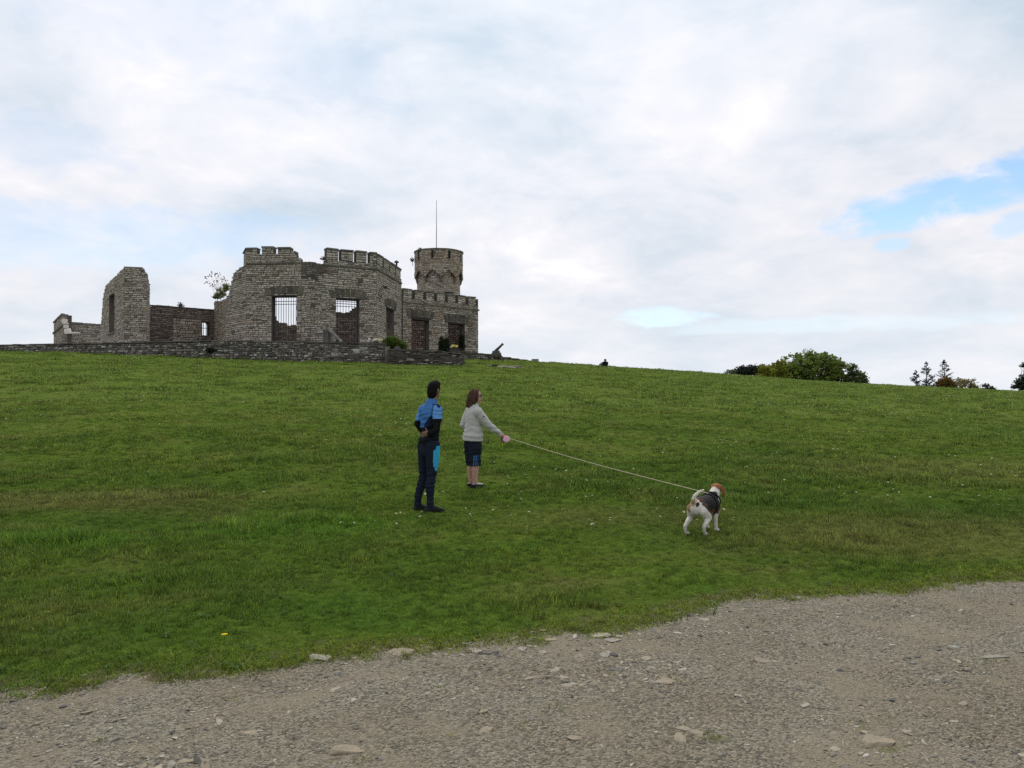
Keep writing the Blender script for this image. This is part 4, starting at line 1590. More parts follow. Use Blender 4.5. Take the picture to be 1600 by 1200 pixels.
def rock_mesh(name, sx, sy, sz, seed, col, flat=.0, sub=3):
    bm = bmesh.new()
    bmesh.ops.create_icosphere(bm, subdivisions=sub, radius=1)
    rs = random.Random(seed)
    pl_ = []
    for _ in range(11):
        n = Vector((rs.gauss(0, 1), rs.gauss(0, 1), rs.gauss(0, .7))).normalized()
        pl_.append((n, rs.uniform(.42, .8)))
    for _ in range(2):
        pl_.append((Vector((rs.gauss(0, .22), rs.gauss(0, .22), 1)).normalized(), rs.uniform(.38, .55)))
    o_ = rs.uniform(0, 50)
    for v in bm.verts:
        for n, d in pl_:
            k = v.co.dot(n)
            if k > d:
                v.co -= n * (k - d) * .97
        q = v.co.copy()
        f_ = float(vnoise(q.x * 2.3 + o_, q.y * 2.3 + q.z * 1.7, seed)) - .5
        f2 = float(vnoise(q.x * 6 + o_, q.y * 6 + q.z * 5, seed + 1)) - .5
        v.co *= 1 + .30 * f_ + .10 * f2
        v.co = Vector((v.co.x * sx, v.co.y * sy, v.co.z * sz))
    me = bpy.data.meshes.new(name)
    bm.to_mesh(me)
    bm.free()
    a = me.attributes.new('Col', 'FLOAT_COLOR', 'POINT')
    c = np.ones((len(me.vertices), 4), np.float32)
    c[:, :3] = col
    a.data.foreach_set('color', c.ravel())
    return me


M['rock'] = tinted('pale_rock', .9, .22, 9, .5, 30, .01, .2, fine=60)


def rock(name, label, cat, px, row, wpx, hpx, col=(.33, .285, .215), seed=0, Y=None, depth=1.0, group=None):
    if Y is None:                       # lying on the near ground: walk down the view ray to the terrain
        d = ray(px, row)
        t_ = 2.0
        for _ in range(4000):
            q = Vector((0, 0, CAM_Z)) + d * t_
            if q.z <= ground_base(q.x, q.y) + .005:
                break
            t_ += .01
        Y = q.y
    k = Y / FPX
    x = ux(px, Y)
    z = float(ground(np.array([x]), np.array([Y]))[0])
    sx = wpx * k / 2 * 1.2
    slope = max(.16, CAM_Z / Y)
    sy = max(.03, min(sx * 1.2, hpx * k / slope / 2 * 1.15)) * depth
    sz = max(.018, min(sx * .42, hpx * k * .62))
    me = rock_mesh(name, sx, sy, sz, seed, col)
    me.materials.append(M['rock'])
    o = bpy.data.objects.new(name, me)
    o.location = (x, Y, z - sz * .08)
    o.rotation_euler = (0, 0, random.uniform(-.3, .3))
    COL.objects.link(o)
    return tag(o, label, cat, group)


mb = MB()
q = at(836, 563.8, 65.2)
mb.box(q, (.27, 0, 0), (0, .25, 0), (0, 0, .14), (.20, .19, .165), jit=.02)
solo('stone_block', mb, M['stone'], 'squared pale stone block at the lower end of the garden wall', 'stone', q)
oc = thing('rock_outcrop', 'flat grey rock ledges breaking through the grass below the cannon', 'rock', gpos(790, 52))
for k, (u, r, wd, h, col) in enumerate(((770, 573.5, 20, 4, (.16, .14, .125)), (787, 574.5, 24, 5, (.19, .17, .15)), (806, 570.5, 26, 4, (.14, .12, .105)), (798, 577, 26, 4.5, (.20, .18, .16)), (812, 577.5, 18, 3.5, (.155, .135, .12)), (783, 578, 16, 3, (.15, .105, .08)))):
    Y = 51.6 + (578 - r) * .25
    kk = Y / FPX
    x = ux(u, Y)
    z = float(ground(np.array([x]), np.array([Y]))[0])
    me = rock_mesh('rock_ledge', wd * kk / 2, .55, h * kk * .75, 50 + k, col)
    me.materials.append(M['rock'])
    o = bpy.data.objects.new('rock_ledge', me)
    COL.objects.link(o)
    o.parent = oc
    o.location = Vector((x, Y, z + .03)) - oc.location
    o.rotation_euler = (random.uniform(-.08, .08), random.uniform(-.12, .12), random.uniform(-.2, .2))

PALE, TAN, GRY = (.32, .28, .21), (.265, .223, .158), (.26, .24, .195)
for k, (u, r, wd, h, col, lab) in enumerate((
        (1366, 1159, 68, 22, TAN, 'largest flat tan rock at the lower right with grass under its edge'),
        (546, 1172, 52, 16, TAN, 'large flat tan rock sunk in the gravel at bottom centre left'),
        (938, 990, 36, 10, PALE, 'pale humped rock on the turf edge above the middle of the track'),
        (506, 1026, 36, 13, GRY, 'forked pale grey rock at the turf edge left of centre'),
        (629, 1017, 34, 10, TAN, 'brown rounded rock half buried in the dry turf edge'),
        (1040, 1062, 30, 11, TAN, 'tan wedge rock among rubble in the middle of the track'),
        (1060, 1152, 30, 14, TAN, 'lower left rock of the cluster of three near a grass tuft'),
        (1086, 1144, 30, 11, TAN, 'lower right rock of the cluster of three near a grass tuft'),
        (1066, 1136, 20, 10, (.27, .235, .17), 'upper darker rock of the cluster of three near a grass tuft'),
        (900, 1151, 34, 7, TAN, 'long low tan rock left of the cluster of three rocks'),
        (1546, 1027, 52, 7, GRY, 'long thin pale rock ridge near the right edge of the track'),
        (1191, 1032, 22, 9, (.25, .21, .155), 'brown squat rock on the upper middle right of the track'),
        (743, 1014, 32, 7, PALE, 'flat pale rock at the turf edge above bottom centre'),
        (816, 1012, 18, 18, GRY, 'upright grey rock at the corner of the turf edge'),
        (847, 1017, 26, 6, GRY, 'flat grey rock just right of the upright grey rock'),
        (864, 998, 24, 7, TAN, 'tan slab rock on the turf edge left of the pale humped rock'),
        (955, 999, 24, 7, (.29, .265, .22), 'grey brown rock just below the pale humped rock'),
        (943, 1023, 24, 6, GRY, 'flat grey rock on the track below the pale humped rock'),
        (886, 1069, 20, 12, (.27, .235, .18), 'roundish tan rock on the gravel in the middle'),
        (945, 1052, 14, 12, TAN, 'small pointed tan rock by a tuft in the middle of the track'),
        (1010, 1028, 22, 9, (.28, .24, .18), 'broken tan rock at the top of the rubble patch'),
        (1098, 967, 16, 4, PALE, 'thin pale stone flake on the upper turf edge right of centre'),
        (1300, 1172, 24, 9, PALE, 'small triangular pale rock left of the largest flat rock'),
        (1411, 1144, 16, 8, (.27, .235, .18), 'small round tan rock right of the largest flat rock'),
        (252, 1197, 18, 14, PALE, 'pale rock cut by the bottom edge on the left'),
        (304, 1186, 40, 9, TAN, 'long tan rock near the bottom left'),
        (228, 1196, 16, 9, TAN, 'tan pebble rock left of the pale rock at the bottom edge'),
        (274, 1190, 14, 8, GRY, 'small grey rock touching the long tan rock'),
        (1594, 1180, 18, 8, PALE, 'pale rock cut by the right edge near the bottom'),
        (395, 1141, 30, 5, TAN, 'low flat tan rock on the left gravel'),
        (760, 1138, 26, 12, TAN, 'flat square tan rock in the gravel right of bottom centre'),
        (1491, 1010, 22, 6, (.28, .285, .26), 'flat grey green stone near the right side of the track'),
        (1492, 1035, 14, 6, PALE, 'small pale stone below the flat grey green stone'),
        (1342, 957, 14, 4, PALE, 'pale flake on the upper right part of the track'),
        (1372, 998, 16, 4, TAN, 'low tan stone in the middle of the right track'),
        (1412, 1090, 12, 5, PALE, 'lone pale pebble on the right half of the track'),
        (103, 1105, 12, 4, (.09, .085, .08), 'dark flat stone on the bare soil at the left'),
        (1309, 1050, 10, 3, (.08, .08, .08), 'black flake on the track in the right half'),
        (4, 829, 12, 5, (.62, .62, .60), 'white stone in the grass at the left edge'),
        (1308, 707, 18, 4, (.20, .17, .13), 'brown stone lying in the right meadow'))):
    rock('rock', lab, 'rock', u, r, wd, h, col, 200 + k)

# ------------------------------------------------------------------ bodies


def loft(mb, pts, ab, side=(1, 0, 0), n=16, caps=True):
    """tube with elliptical sections: ab = (half width along side, half depth) at each point"""
    pts = [Vector(p) for p in pts]
    side = Vector(side)
    P, A = [], []
    if caps:
        d = (pts[1] - pts[0]).normalized()
        k = min(ab[0])
        for q in (.98, .8, .5):
            P.append(pts[0] - d * k * q); A.append(tuple(x * math.sqrt(max(.02, 1 - q * q)) for x in ab[0]))
    P += pts; A += list(ab)
    if caps:
        d = (pts[-1] - pts[-2]).normalized()
        k = min(ab[-1])
        for q in (.5, .8, .98):
            P.append(pts[-1] + d * k * q); A.append(tuple(x * math.sqrt(max(.02, 1 - q * q)) for x in ab[-1]))
    vs, fs = [], []
    for i, p in enumerate(P):
        d = (P[min(i + 1, len(P) - 1)] - P[max(i - 1, 0)]).normalized()
        s = (side - d * side.dot(d))
        s = s.normalized() if s.length > 1e-3 else d.orthogonal().normalized()
        u = d.cross(s)
        for k in range(n):
            a = 2 * math.pi * k / n
            vs.append(p + s * math.cos(a) * A[i][0] + u * math.sin(a) * A[i][1])
    for i in range(len(P) - 1):
        for k in range(n):
            fs.append((i * n + k, i * n + (k + 1) % n, (i + 1) * n + (k + 1) % n, (i + 1) * n + k))
    fs.append(tuple(range(n - 1, -1, -1)))
    fs.append(tuple(range((len(P) - 1) * n, len(P) * n)))
    mb.add(vs, fs)


def ell(mb, c, r, rot=None, n=14):
    bm = bmesh.new()
    bmesh.ops.create_uvsphere(bm, u_segments=n, v_segments=10, radius=1)
    mtx = Matrix.LocRotScale(Vector(c), rot, Vector(r))
    mb.add([mtx @ v.co for v in bm.verts], [tuple(v.index for v in f.verts) for f in bm.faces])
    bm.free()


def skin(name, mb, voxel, smooth, colfn, mats, parent, xf, disp=None, label=None):
    """union of the overlapping limbs as one continuous skin, coloured per point in body coordinates"""
    me = mb.mesh('tmp')
    o = bpy.data.objects.new('tmp', me)
    COL.objects.link(o)
    r = o.modifiers.new('r', 'REMESH')
    r.mode, r.voxel_size, r.use_smooth_shade = 'VOXEL', voxel, True
    if smooth:
        s = o.modifiers.new('s', 'SMOOTH')
        s.iterations, s.factor = smooth, .5
    bpy.context.view_layer.update()
    out = bpy.data.meshes.new_from_object(o.evaluated_get(bpy.context.evaluated_depsgraph_get()))
    bpy.data.objects.remove(o)
    bpy.data.meshes.remove(me)
    out.name = name
    n = len(out.vertices)
    co = np.empty(n * 3, np.float32)
    out.vertices.foreach_get('co', co)
    co = co.reshape(-1, 3).astype(float)
    nr = np.empty(n * 3, np.float32)
    out.vertices.foreach_get('normal', nr)
    nr = nr.reshape(-1, 3)
    c = np.ones((n, 4), np.float32)
    c[:, :3] = colfn(co, nr)
    if 'Col' in out.attributes:
        out.attributes.remove(out.attributes['Col'])
    a = out.attributes.new('Col', 'FLOAT_COLOR', 'POINT')
    a.data.foreach_set('color', c.ravel())
    if disp:
        co = co + nr * disp(co)[:, None]
    off = origin(parent)
    w = np.array([xf(Vector(v)) - off for v in co])
    out.vertices.foreach_set('co', w.astype(np.float32).ravel())
    out.materials.clear()
    out.update()
    return part(name, out, mats, parent, label=label)


def body_xf(phi, lean=0.0, scale=1.0, leanref=1.77):
    cp_, sp_ = math.cos(phi), math.sin(phi)
    return lambda v: Vector((v.x * cp_ + (v.y + lean * v.z / leanref) * sp_, -v.x * sp_ + (v.y + lean * v.z / leanref) * cp_, v.z)) * scale


def paint(base, *regions):
    def f(co, nr):
        c = np.tile(np.array(base, float), (len(co), 1))
        for mask, col in regions:
            c[mask(co, nr)] = col
        return c
    return f


M['skin'] = tinted('skin', .55, .12, 20, .1, 60, .002, .4)
M['cloth'] = tinted('cloth', .9, .12, 40, .4, 26, .012, .08, .0)
M['fleece'] = tinted('fleece', .95, .10, 60, .5, 22, .014, .1, .2)
M['hair'] = tinted('hair', .75, .35, 14, .5, 70, .006, .04)
M['rubber'] = tinted('shoe', .7, .3, 20, .3, 60, .004, .12)
SKIN_D, SKIN_L = (.18, .095, .062), (.42, .25, .185)


def finger(mb, p, d, curl, l, r, side=(1, 0, 0)):
    p, d, curl = Vector(p), Vector(d).normalized(), Vector(curl)
    q = [p]
    for k in range(3):
        d = (d + curl * .45).normalized()
        q.append(q[-1] + d * l * (.42, .33, .25)[k])
    loft(mb, q, [(r, r), (r * .95, r * .95), (r * .9, r * .9), (r * .75, r * .75)], side, 8)


def foot(mb, ank, d, l=.25, w=.045, h=.055):
    a, d = Vector(ank), Vector(d).normalized()
    s = Vector((-d.y, d.x, 0))
    loft(mb, [a + d * -.05 + Vector((0, 0, -ank[2] + .04)), a + d * .02 + Vector((0, 0, -ank[2] + h)), a + d * .1 + Vector((0, 0, -ank[2] + .045)), a + d * (l - .08) + Vector((0, 0, -ank[2] + .03))],
         [(w * .8, .038), (w * .9, h), (w, .043), (w * .85, .028)], s, 12)


def person_base(px, row, Y, label, zoff=0.0):
    x = ux(px, Y)
    z = float(ground(np.array([x]), np.array([Y]))[0])
    return thing('person', label, 'person', (x, Y, z + zoff - .018))


# ---- man in blue jersey, seen from behind
MY = 10.9
man = person_base(664, 797, MY, 'man in blue cycling jersey and black tights standing with hands on hips')
mx = body_xf(R(50), .12, 1.0)
loc_of = lambda o, xf: (lambda v: xf(v) + o.location)
X = loc_of(man, mx)


def limbs_man(mb, grow=0.0, legs=True, torso=True, arms=True, arm_from=0.0, arm_to=1.0, sides=(-1, 1)):
    g = grow
    if torso:
        loft(mb, [(0, .0, .90), (0, .005, .99), (0, .01, 1.09), (0, .0, 1.22), (0, -.005, 1.34), (0, -.005, 1.42), (0, .0, 1.475)],
             [(.150 + g, .112 + g), (.150 + g, .110 + g), (.142 + g, .098 + g), (.152 + g, .106 + g), (.166 + g, .108 + g), (.152 + g, .088 + g), (.08 + g, .07 + g)])
        for sg in (-1, 1):
            ell(mb, (sg * .15, -.005, 1.405), (.066 + g, .064 + g, .060 + g))
    if legs:
        for sg, fx, fy, kx in ((-1, -.115, -.03, -.095), (1, .115, .02, .095)):
            loft(mb, [(sg * .085, .0, .92), (sg * .092, .01, .78), (sg * .095 + (kx - sg * .095) * .5, .012, .62), (kx, .012, .5), (kx + (fx - kx) * .35, -.012, .36), (kx + (fx - kx) * .7, fy - .02, .22), (fx, fy - .015, .085)],
                 [(.092 + g, .105 + g), (.084 + g, .092 + g), (.068 + g, .074 + g), (.052 + g, .056 + g), (.052 + g, .058 + g), (.042 + g, .044 + g), (.035 + g, .038 + g)], n=14)
    if arms:
        for sg, el, ha in ((-1, (-.225, -.06, 1.20), (-.155, .06, 1.03)), (1, (.262, -.062, 1.125), (.195, -.135, 1.085))):
            if sg not in sides:
                continue
            sh = Vector((sg * .172, -.005, 1.40))
            el, ha = Vector(el), Vector(ha)
            pts = [sh, sh.lerp(el, .5), el, el.lerp(ha, .35), ha]
            rad = [.052, .046, .038, .038, .027]
            i0 = 0 if arm_from == 0 else 1
            loft(mb, pts[i0:] if arm_to == 1 else [sh, sh.lerp(el, .58)], [(r + g, r + g) for r in (rad[i0:] if arm_to == 1 else [.058, .052])], (0, 1, 0), 12)


bm_ = MB()
limbs_man(bm_)
loft(bm_, [(0, .005, 1.46), (0, .02, 1.53), (0, .03, 1.58)], [(.062, .062), (.056, .058), (.055, .06)])
HR = R(-16)                               # the head is turned a little further right
hq = Matrix.Rotation(-HR, 4, 'Z').to_quaternion()
hc = Vector((0, .035, 1.665))
H_ = lambda v: hc + hq @ Vector(v)
ell(bm_, H_((0, 0, .01)), (.076, .094, .108), hq)
ell(bm_, H_((0, .035, -.06)), (.058, .06, .06), hq)
ell(bm_, H_((0, .096, -.012)), (.013, .02, .022), hq)
ell(bm_, H_((0, .082, -.055)), (.025, .014, .012), hq)
for sg in (-1, 1):
    ell(bm_, H_((sg * .08, -.004, -.005)), (.011, .02, .033), hq)
    ell(bm_, H_((sg * .03, .083, .012)), (.014, .01, .009), hq)
# hands: right one turned flat against the small of the back, left one on the hip
def hand(mb, wrist, d, palm_n, side, l=.19, thumb=1):
    w, d, s = Vector(wrist), Vector(d).normalized(), Vector(side).normalized()
    c = w + d * .05
    loft(mb, [w, w + d * .04, w + d * .09], [(.025, .018), (.04, .016), (.042, .013)], s, 10)
    for k in range(4):
        o = (k - 1.5) * .021
        finger(mb, w + d * .09 + s * o, d, Vector(palm_n), (.072, .082, .078, .062)[k], .0085, s)
    finger(mb, w + d * .03 - s * .03 * thumb, d * .6 - s * .8 * thumb, Vector(palm_n) * .6, .062, .010, s)


hand(bm_, (.195, -.135, 1.085), (-.95, -.22, -.15), (0, .25, -.1), (.1, -.2, 1), thumb=-1)
hand(bm_, (-.155, .06, 1.03), (.35, .55, -.7), (.3, 0, 0), (0, .8, .5))
EYE = lambda c, hcz: (lambda co, nr: ((np.abs(np.abs(co[:, 0] - c[0]) - .03) < .012) & (co[:, 1] > c[1] + .06) & (np.abs(co[:, 2] - c[2] - .012) < .007)))
skin('body', bm_, .0065, 3, paint(SKIN_D, (EYE(hc, 0), (.05, .04, .04))), M['skin'], man, X)
hb = MB()
ell(hb, H_((0, -.008, .026)), (.084, .099, .108), hq)
ell(hb, H_((0, -.040, -.035)), (.074, .062, .092), hq)
ell(hb, H_((0, .02, .078)), (.07, .075, .06), hq)
def hair_trim(co):
    return .004 * np.sin(co[:, 0] * 160 + co[:, 2] * 90) * np.sin(co[:, 1] * 140)
skin('hair', hb, .008, 3, paint((.010, .009, .009)), M['hair'], man, X, hair_trim)
jm = MB()
limbs_man(jm, .012, legs=False, arms=False)
limbs_man(jm, .012, legs=False, torso=False, arm_to=.5)
loft(jm, [(0, .0, .925), (0, .0, 1.0)], [(.168, .128), (.163, .124)], caps=False)
loft(jm, [(0, .006, 1.46), (0, .016, 1.545)], [(.082, .080), (.068, .07)], caps=False)
BLUE, NAVY, BLK = (.050, .150, .36), (.010, .020, .055), (.009, .010, .012)
LBLUE = (.095, .25, .50)
jersey_col = paint(BLUE,
                   (lambda c, n: (c[:, 0] > .035 + .12 * np.clip((c[:, 2] - 1.2) / .15, 0, 1)) & (c[:, 2] < 1.33), NAVY),
                   (lambda c, n: (np.abs(c[:, 0]) > .160 + .04 * (c[:, 2] - 1.3)) & (c[:, 2] > 1.22), LBLUE),
                   (lambda c, n: (np.abs(c[:, 0] - .148) < .010) & (c[:, 2] > 1.27), NAVY),
                   (lambda c, n: (n[:, 2] > .55) & (c[:, 0] > .05) & (c[:, 2] > 1.4) & (c[:, 1] > -.04), NAVY),
                   (lambda c, n: (c[:, 2] > 1.49), BLUE),
                   (lambda c, n: (c[:, 1] > .03) & (c[:, 0] > .1) & (c[:, 2] > 1.2), NAVY),
                   (lambda c, n: c[:, 2] < 1.16 + .12 * np.clip((c[:, 0] - .09) / .05, 0, 1), BLK))
fold = lambda amp, f, zlo=0, zhi=9: (lambda co: amp * (np.sin(co[:, 2] * f + 5 * vnoise(co[:, 0] * 9, co[:, 2] * 7, 2) * 2 + co[:, 0] * 9) + .6 * np.sin(co[:, 2] * f * 1.9 - co[:, 0] * 17)) * ((co[:, 2] > zlo) & (co[:, 2] < zhi)))
skin('jersey', jm, .0065, 3, jersey_col, M['cloth'], man, X, fold(.0055, 52, .9, 1.40))
for sg_ in (-1, 1):
    sm = MB()
    limbs_man(sm, .006, legs=False, torso=False, arm_from=.4, sides=(sg_,))
    skin('arm_sleeve', sm, .0065, 2, paint((.009, .009, .010)), M['cloth'], man, X)
tm_ = MB()
limbs_man(tm_, .009, torso=False, arms=False)
loft(tm_, [(0, -.005, .84), (0, 0, .93), (0, .0, 1.0)], [(.155, .12), (.162, .124), (.156, .116)])
CYAN = (.035, .33, .56)
tights = paint((.013, .017, .030),
               (lambda c, n: (c[:, 0] > .05) & (c[:, 2] > .575) & (c[:, 2] < .91) & (.64 * n[:, 0] + .77 * n[:, 1] > .68 - .40 * np.sin(np.clip((c[:, 2] - .56) / .36, 0, 1) * 3.14)), CYAN))
skin('tights', tm_, .0065, 3, tights, M['cloth'], man, X, fold(.0035, 60, .08, .62))
for fx, fy, dd in ((-.115, -.045, (.05, 1, 0)), (.115, .005, (.30, .95, 0))):
    fm = MB()
    foot(fm, (fx, fy, .085), dd, .265, .046, .062)
    loft(fm, [(fx, fy, .05), (fx, fy - .01, .12)], [(.042, .046), (.040, .044)])
    skin('shoe', fm, .0065, 2, paint((.014, .014, .016), (lambda c, n: c[:, 2] < .014, (.05, .05, .055))), M['rubber'], man, X)

# ---- woman in grey sweatshirt holding the lead
WY = 13.1
wom = person_base(738, 762, WY, 'woman in pale grey sweatshirt and dark shorts holding out a dog lead')
wx = body_xf(R(62), .03, 1.02, 1.6)
X = loc_of(wom, wx)
HAND = Vector((.205, .375, .875))


def limbs_wom(mb, g=0.0, torso=True, legs=True, arms=True):
    if torso and g > .02:
        loft(mb, [(0, .0, .98), (0, .01, 1.08), (0, .012, 1.17), (0, .0, 1.25), (0, .0, 1.305)],
             [(.14 + g, .105 + g), (.15 + g, .115 + g), (.155 + g, .115 + g), (.145 + g, .085 + g), (.07 + g, .062 + g)])
    elif torso:
        loft(mb, [(0, -.01, .80), (0, -.005, .88), (0, .0, .98), (0, .01, 1.08), (0, .012, 1.17), (0, .0, 1.25), (0, .0, 1.305)],
             [(.158 + g, .125 + g), (.155 + g, .12 + g), (.14 + g, .105 + g), (.15 + g, .115 + g), (.155 + g, .115 + g), (.145 + g, .085 + g), (.07 + g, .062 + g)])
    if torso:
        for sg in (-1, 1):
            ell(mb, (sg * .148, .0, 1.235), (.06 + g, .06 + g, .055 + g))
    if legs:
        for sg, fx, fy in ((-1, -.080, .025), (1, .080, .03)):
            loft(mb, [(sg * .08, -.01, .82), (sg * .085, .0, .66), (sg * .08 + (fx - sg * .08) * .5, .005, .50), (fx, .0 + fy * .5, .42), (fx, fy - .025, .30), (fx, fy - .02, .18), (fx, fy - .01, .085)],
                 [(.092 + g, .105 + g), (.085 + g, .09 + g), (.066 + g, .068 + g), (.055 + g, .058 + g), (.056 + g, .060 + g), (.042 + g, .044 + g), (.035 + g, .036 + g)], n=14)
    if arms:
        for sg, el, ha in ((-1, (-.205, -.09, 1.01), (-.125, .10, .93)), (1, (.205, .165, 1.02), tuple(HAND))):
            sh = Vector((sg * .165, .0, 1.225))
            el, ha = Vector(el), Vector(ha)
            loft(mb, [sh, sh.lerp(el, .5), el, el.lerp(ha, .4), ha], [(.055 + g, .055 + g), (.048 + g, .048 + g), (.040 + g, .040 + g), (.037 + g, .037 + g), (.028 + g * .6, .028 + g * .6)], (0, 1, 0), 12)


wb = MB()
limbs_wom(wb)
loft(wb, [(0, .0, 1.29), (0, .015, 1.36), (0, .025, 1.41)], [(.055, .055), (.048, .05), (.047, .052)])
hq2 = Matrix.Rotation(-R(24), 4, 'Z').to_quaternion()
hc2 = Vector((.0, .03, 1.485))
H2 = lambda v: hc2 + hq2 @ Vector(v)
ell(wb, H2((0, 0, .012)), (.070, .088, .100), hq2)
ell(wb, H2((0, .035, -.055)), (.052, .054, .055), hq2)
loft(wb, [H2((0, .082, .03)), H2((0, .094, .0)), H2((0, .108, -.022)), H2((0, .085, -.036))], [(.008, .01), (.010, .012), (.014, .012), (.012, .008)], (1, 0, 0), 8)
ell(wb, H2((0, .084, -.056)), (.022, .012, .007), hq2)
ell(wb, H2((0, .082, -.07)), (.020, .012, .007), hq2)
ell(wb, H2((0, .075, -.098)), (.022, .018, .016), hq2)
for sg in (-1, 1):
    ell(wb, H2((sg * .072, .0, .0)), (.010, .018, .028), hq2)
HD = (HAND - Vector((.205, .165, 1.02))).normalized()
HS = Vector((0, -HD.z, HD.y)).normalized()
loft(wb, [HAND, HAND + HD * .04, HAND + HD * .085], [(.024, .02), (.036, .018), (.036, .016)], HS, 10)
for k in range(4):
    finger(wb, HAND + HD * .08 + HS * (k - 1.5) * .019, HD, Vector((-1, 0, -.15)), (.062, .07, .066, .052)[k], .0085, HS)
finger(wb, HAND + HD * .03 + HS * .03, HD * .8 + HS * .6 + Vector((-.3, 0, 0)), Vector((-.6, 0, 0)), .055, .0095, HS)
skin('body', wb, .006, 3, paint(SKIN_L, (lambda c, n: (np.abs(c[:, 2] - (hc2.z - .063)) < .009) & (c[:, 1] > .09) & (c[:, 2] > 1.4), (.36, .14, .12))), M['skin'], wom, X)
sw = MB()
limbs_wom(sw, .022, legs=False)
loft(sw, [(0, -.008, .765), (0, -.005, .84), (0, .0, .92), (0, .0, 1.0)], [(.190, .156), (.194, .158), (.18, .142), (.165, .13)], caps=False)
loft(sw, [(0, .0, 1.29), (0, .01, 1.335)], [(.085, .08), (.072, .07)], caps=False)
wfold = lambda co: .005 * np.sin(co[:, 2] * 75 + co[:, 0] * 14 + 9 * vnoise(co[:, 0] * 8, co[:, 2] * 6, 4)) * np.clip((1.06 - co[:, 2]) / .1, .25, 1) + .006 * (vnoise(co[:, 0] * 14 + co[:, 1] * 9, co[:, 2] * 16, 6) - .5)
GRYSW = (.43, .425, .40)
skin('sweatshirt', sw, .0065, 3, paint(GRYSW, (lambda c, n: (c[:, 2] < .79) & (c[:, 2] > .78) & (c[:, 1] < .2) & (np.abs(c[:, 0]) < .19), (.33, .325, .31)),
                                         (lambda c, n: (np.hypot(c[:, 1] - .062, (c[:, 2] - 1.145)) < .024) & (np.hypot(c[:, 1] - .062, (c[:, 2] - 1.135)) > .016) & (c[:, 0] > .2), (.10, .10, .10))), M['fleece'], wom, X, wfold)
sh_ = MB()
for sg, fx, fy in ((-1, -.080, .025), (1, .080, .03)):
    loft(sh_, [(sg * .08, -.01, .82), (sg * .085, .0, .66), (fx, .0, .50), (fx, fy * .5, .375)], [(.094, .112), (.100, .112), (.088, .094), (.086, .09)], n=16, caps=False)
loft(sh_, [(0, -.01, .76), (0, -.008, .82)], [(.165, .132), (.155, .12)])
STRIPE = (.05, .17, .40)
shorts = paint((.014, .017, .028), *[(lambda c, n, o=o: (np.abs(c[:, 1] - (fy_ + o)) < .006) & (c[:, 2] < .54) & (c[:, 0] > .05) & (n[:, 0] > .2), STRIPE) for fy_ in (-.015,) for o in (-.035, -.005, .025)])
skin('shorts', sh_, .0065, 2, shorts, M['cloth'], wom, X, fold(.004, 55, .36, .75))
# hair: cap plus strands hanging to the shoulder
hm_ = MB()
ell(hm_, H2((0, -.018, .03)), (.084, .095, .098), hq2)
loft(hm_, [H2((0, -.03, .06)), H2((0, -.075, -.03)), H2((0, -.095, -.11)), H2((0, -.112, -.168))], [(.08, .06), (.092, .058), (.092, .046), (.078, .028)], (1, 0, 0), 16)
for sg in (-1, 1):
    loft(hm_, [H2((sg * .055, .015, .07)), H2((sg * .082, .0, -.02)), H2((sg * .085, -.02, -.10)), H2((sg * .075, -.04, -.17))], [(.03, .05), (.022, .05), (.02, .05), (.014, .035)], (1, 0, 0), 12)
hwave = lambda co: .007 * np.sin(co[:, 0] * 120 + co[:, 1] * 110 + 9 * vnoise(co[:, 0] * 14, co[:, 2] * 14, 3)) + .016 * (vnoise(co[:, 0] * 22 + co[:, 1] * 18, co[:, 2] * 20, 13) - .5) - .002
HCOL = (.066, .040, .027)
def haircol(co, nr):
    k = .7 + .9 * vnoise(co[:, 0] * 60 + co[:, 1] * 60, co[:, 2] * 5, 8)
    return np.array(HCOL)[None, :] * k[:, None]
skin('hair', hm_, .0065, 2, haircol, M['hair'], wom, X, hwave)
gm_ = MB()
for sg in (-1, 1):
    ell(gm_, H2((sg * .032, .090, .012)), (.027, .008, .020), hq2)
    loft(gm_, [H2((sg * .058, .083, .018)), H2((sg * .074, .04, .015)), H2((sg * .076, .0, .008))], [(.003, .004)] * 3, (0, 0, 1), 6)
loft(gm_, [H2((-.02, .098, .018)), H2((.02, .098, .018))], [(.003, .003)] * 2, (0, 0, 1), 6)
gl = gm_
gl.v = [tuple(X(Vector(v))) for v in gl.v]
gl.c = [(.015, .013, .013)] * len(gl.v)
M['glass'] = tinted('dark_lens', .15, .1, 5, 0, spec=.6)
part('sunglasses', gl, M['glass'], wom, smooth=True)
for fx, fy, dd in ((-.080, .015, (.1, .95, 0)), (.080, .02, (.22, .95, 0))):
    fm = MB()
    foot(fm, (fx, fy, .085), dd, .225, .043, .055)
    skin('shoe', fm, .006, 2, paint((.013, .013, .016), (lambda c, n: c[:, 2] < .016, (.45, .45, .45)), (lambda c, n: (c[:, 2] > .075), (.4, .4, .4))), M['rubber'], wom, X)

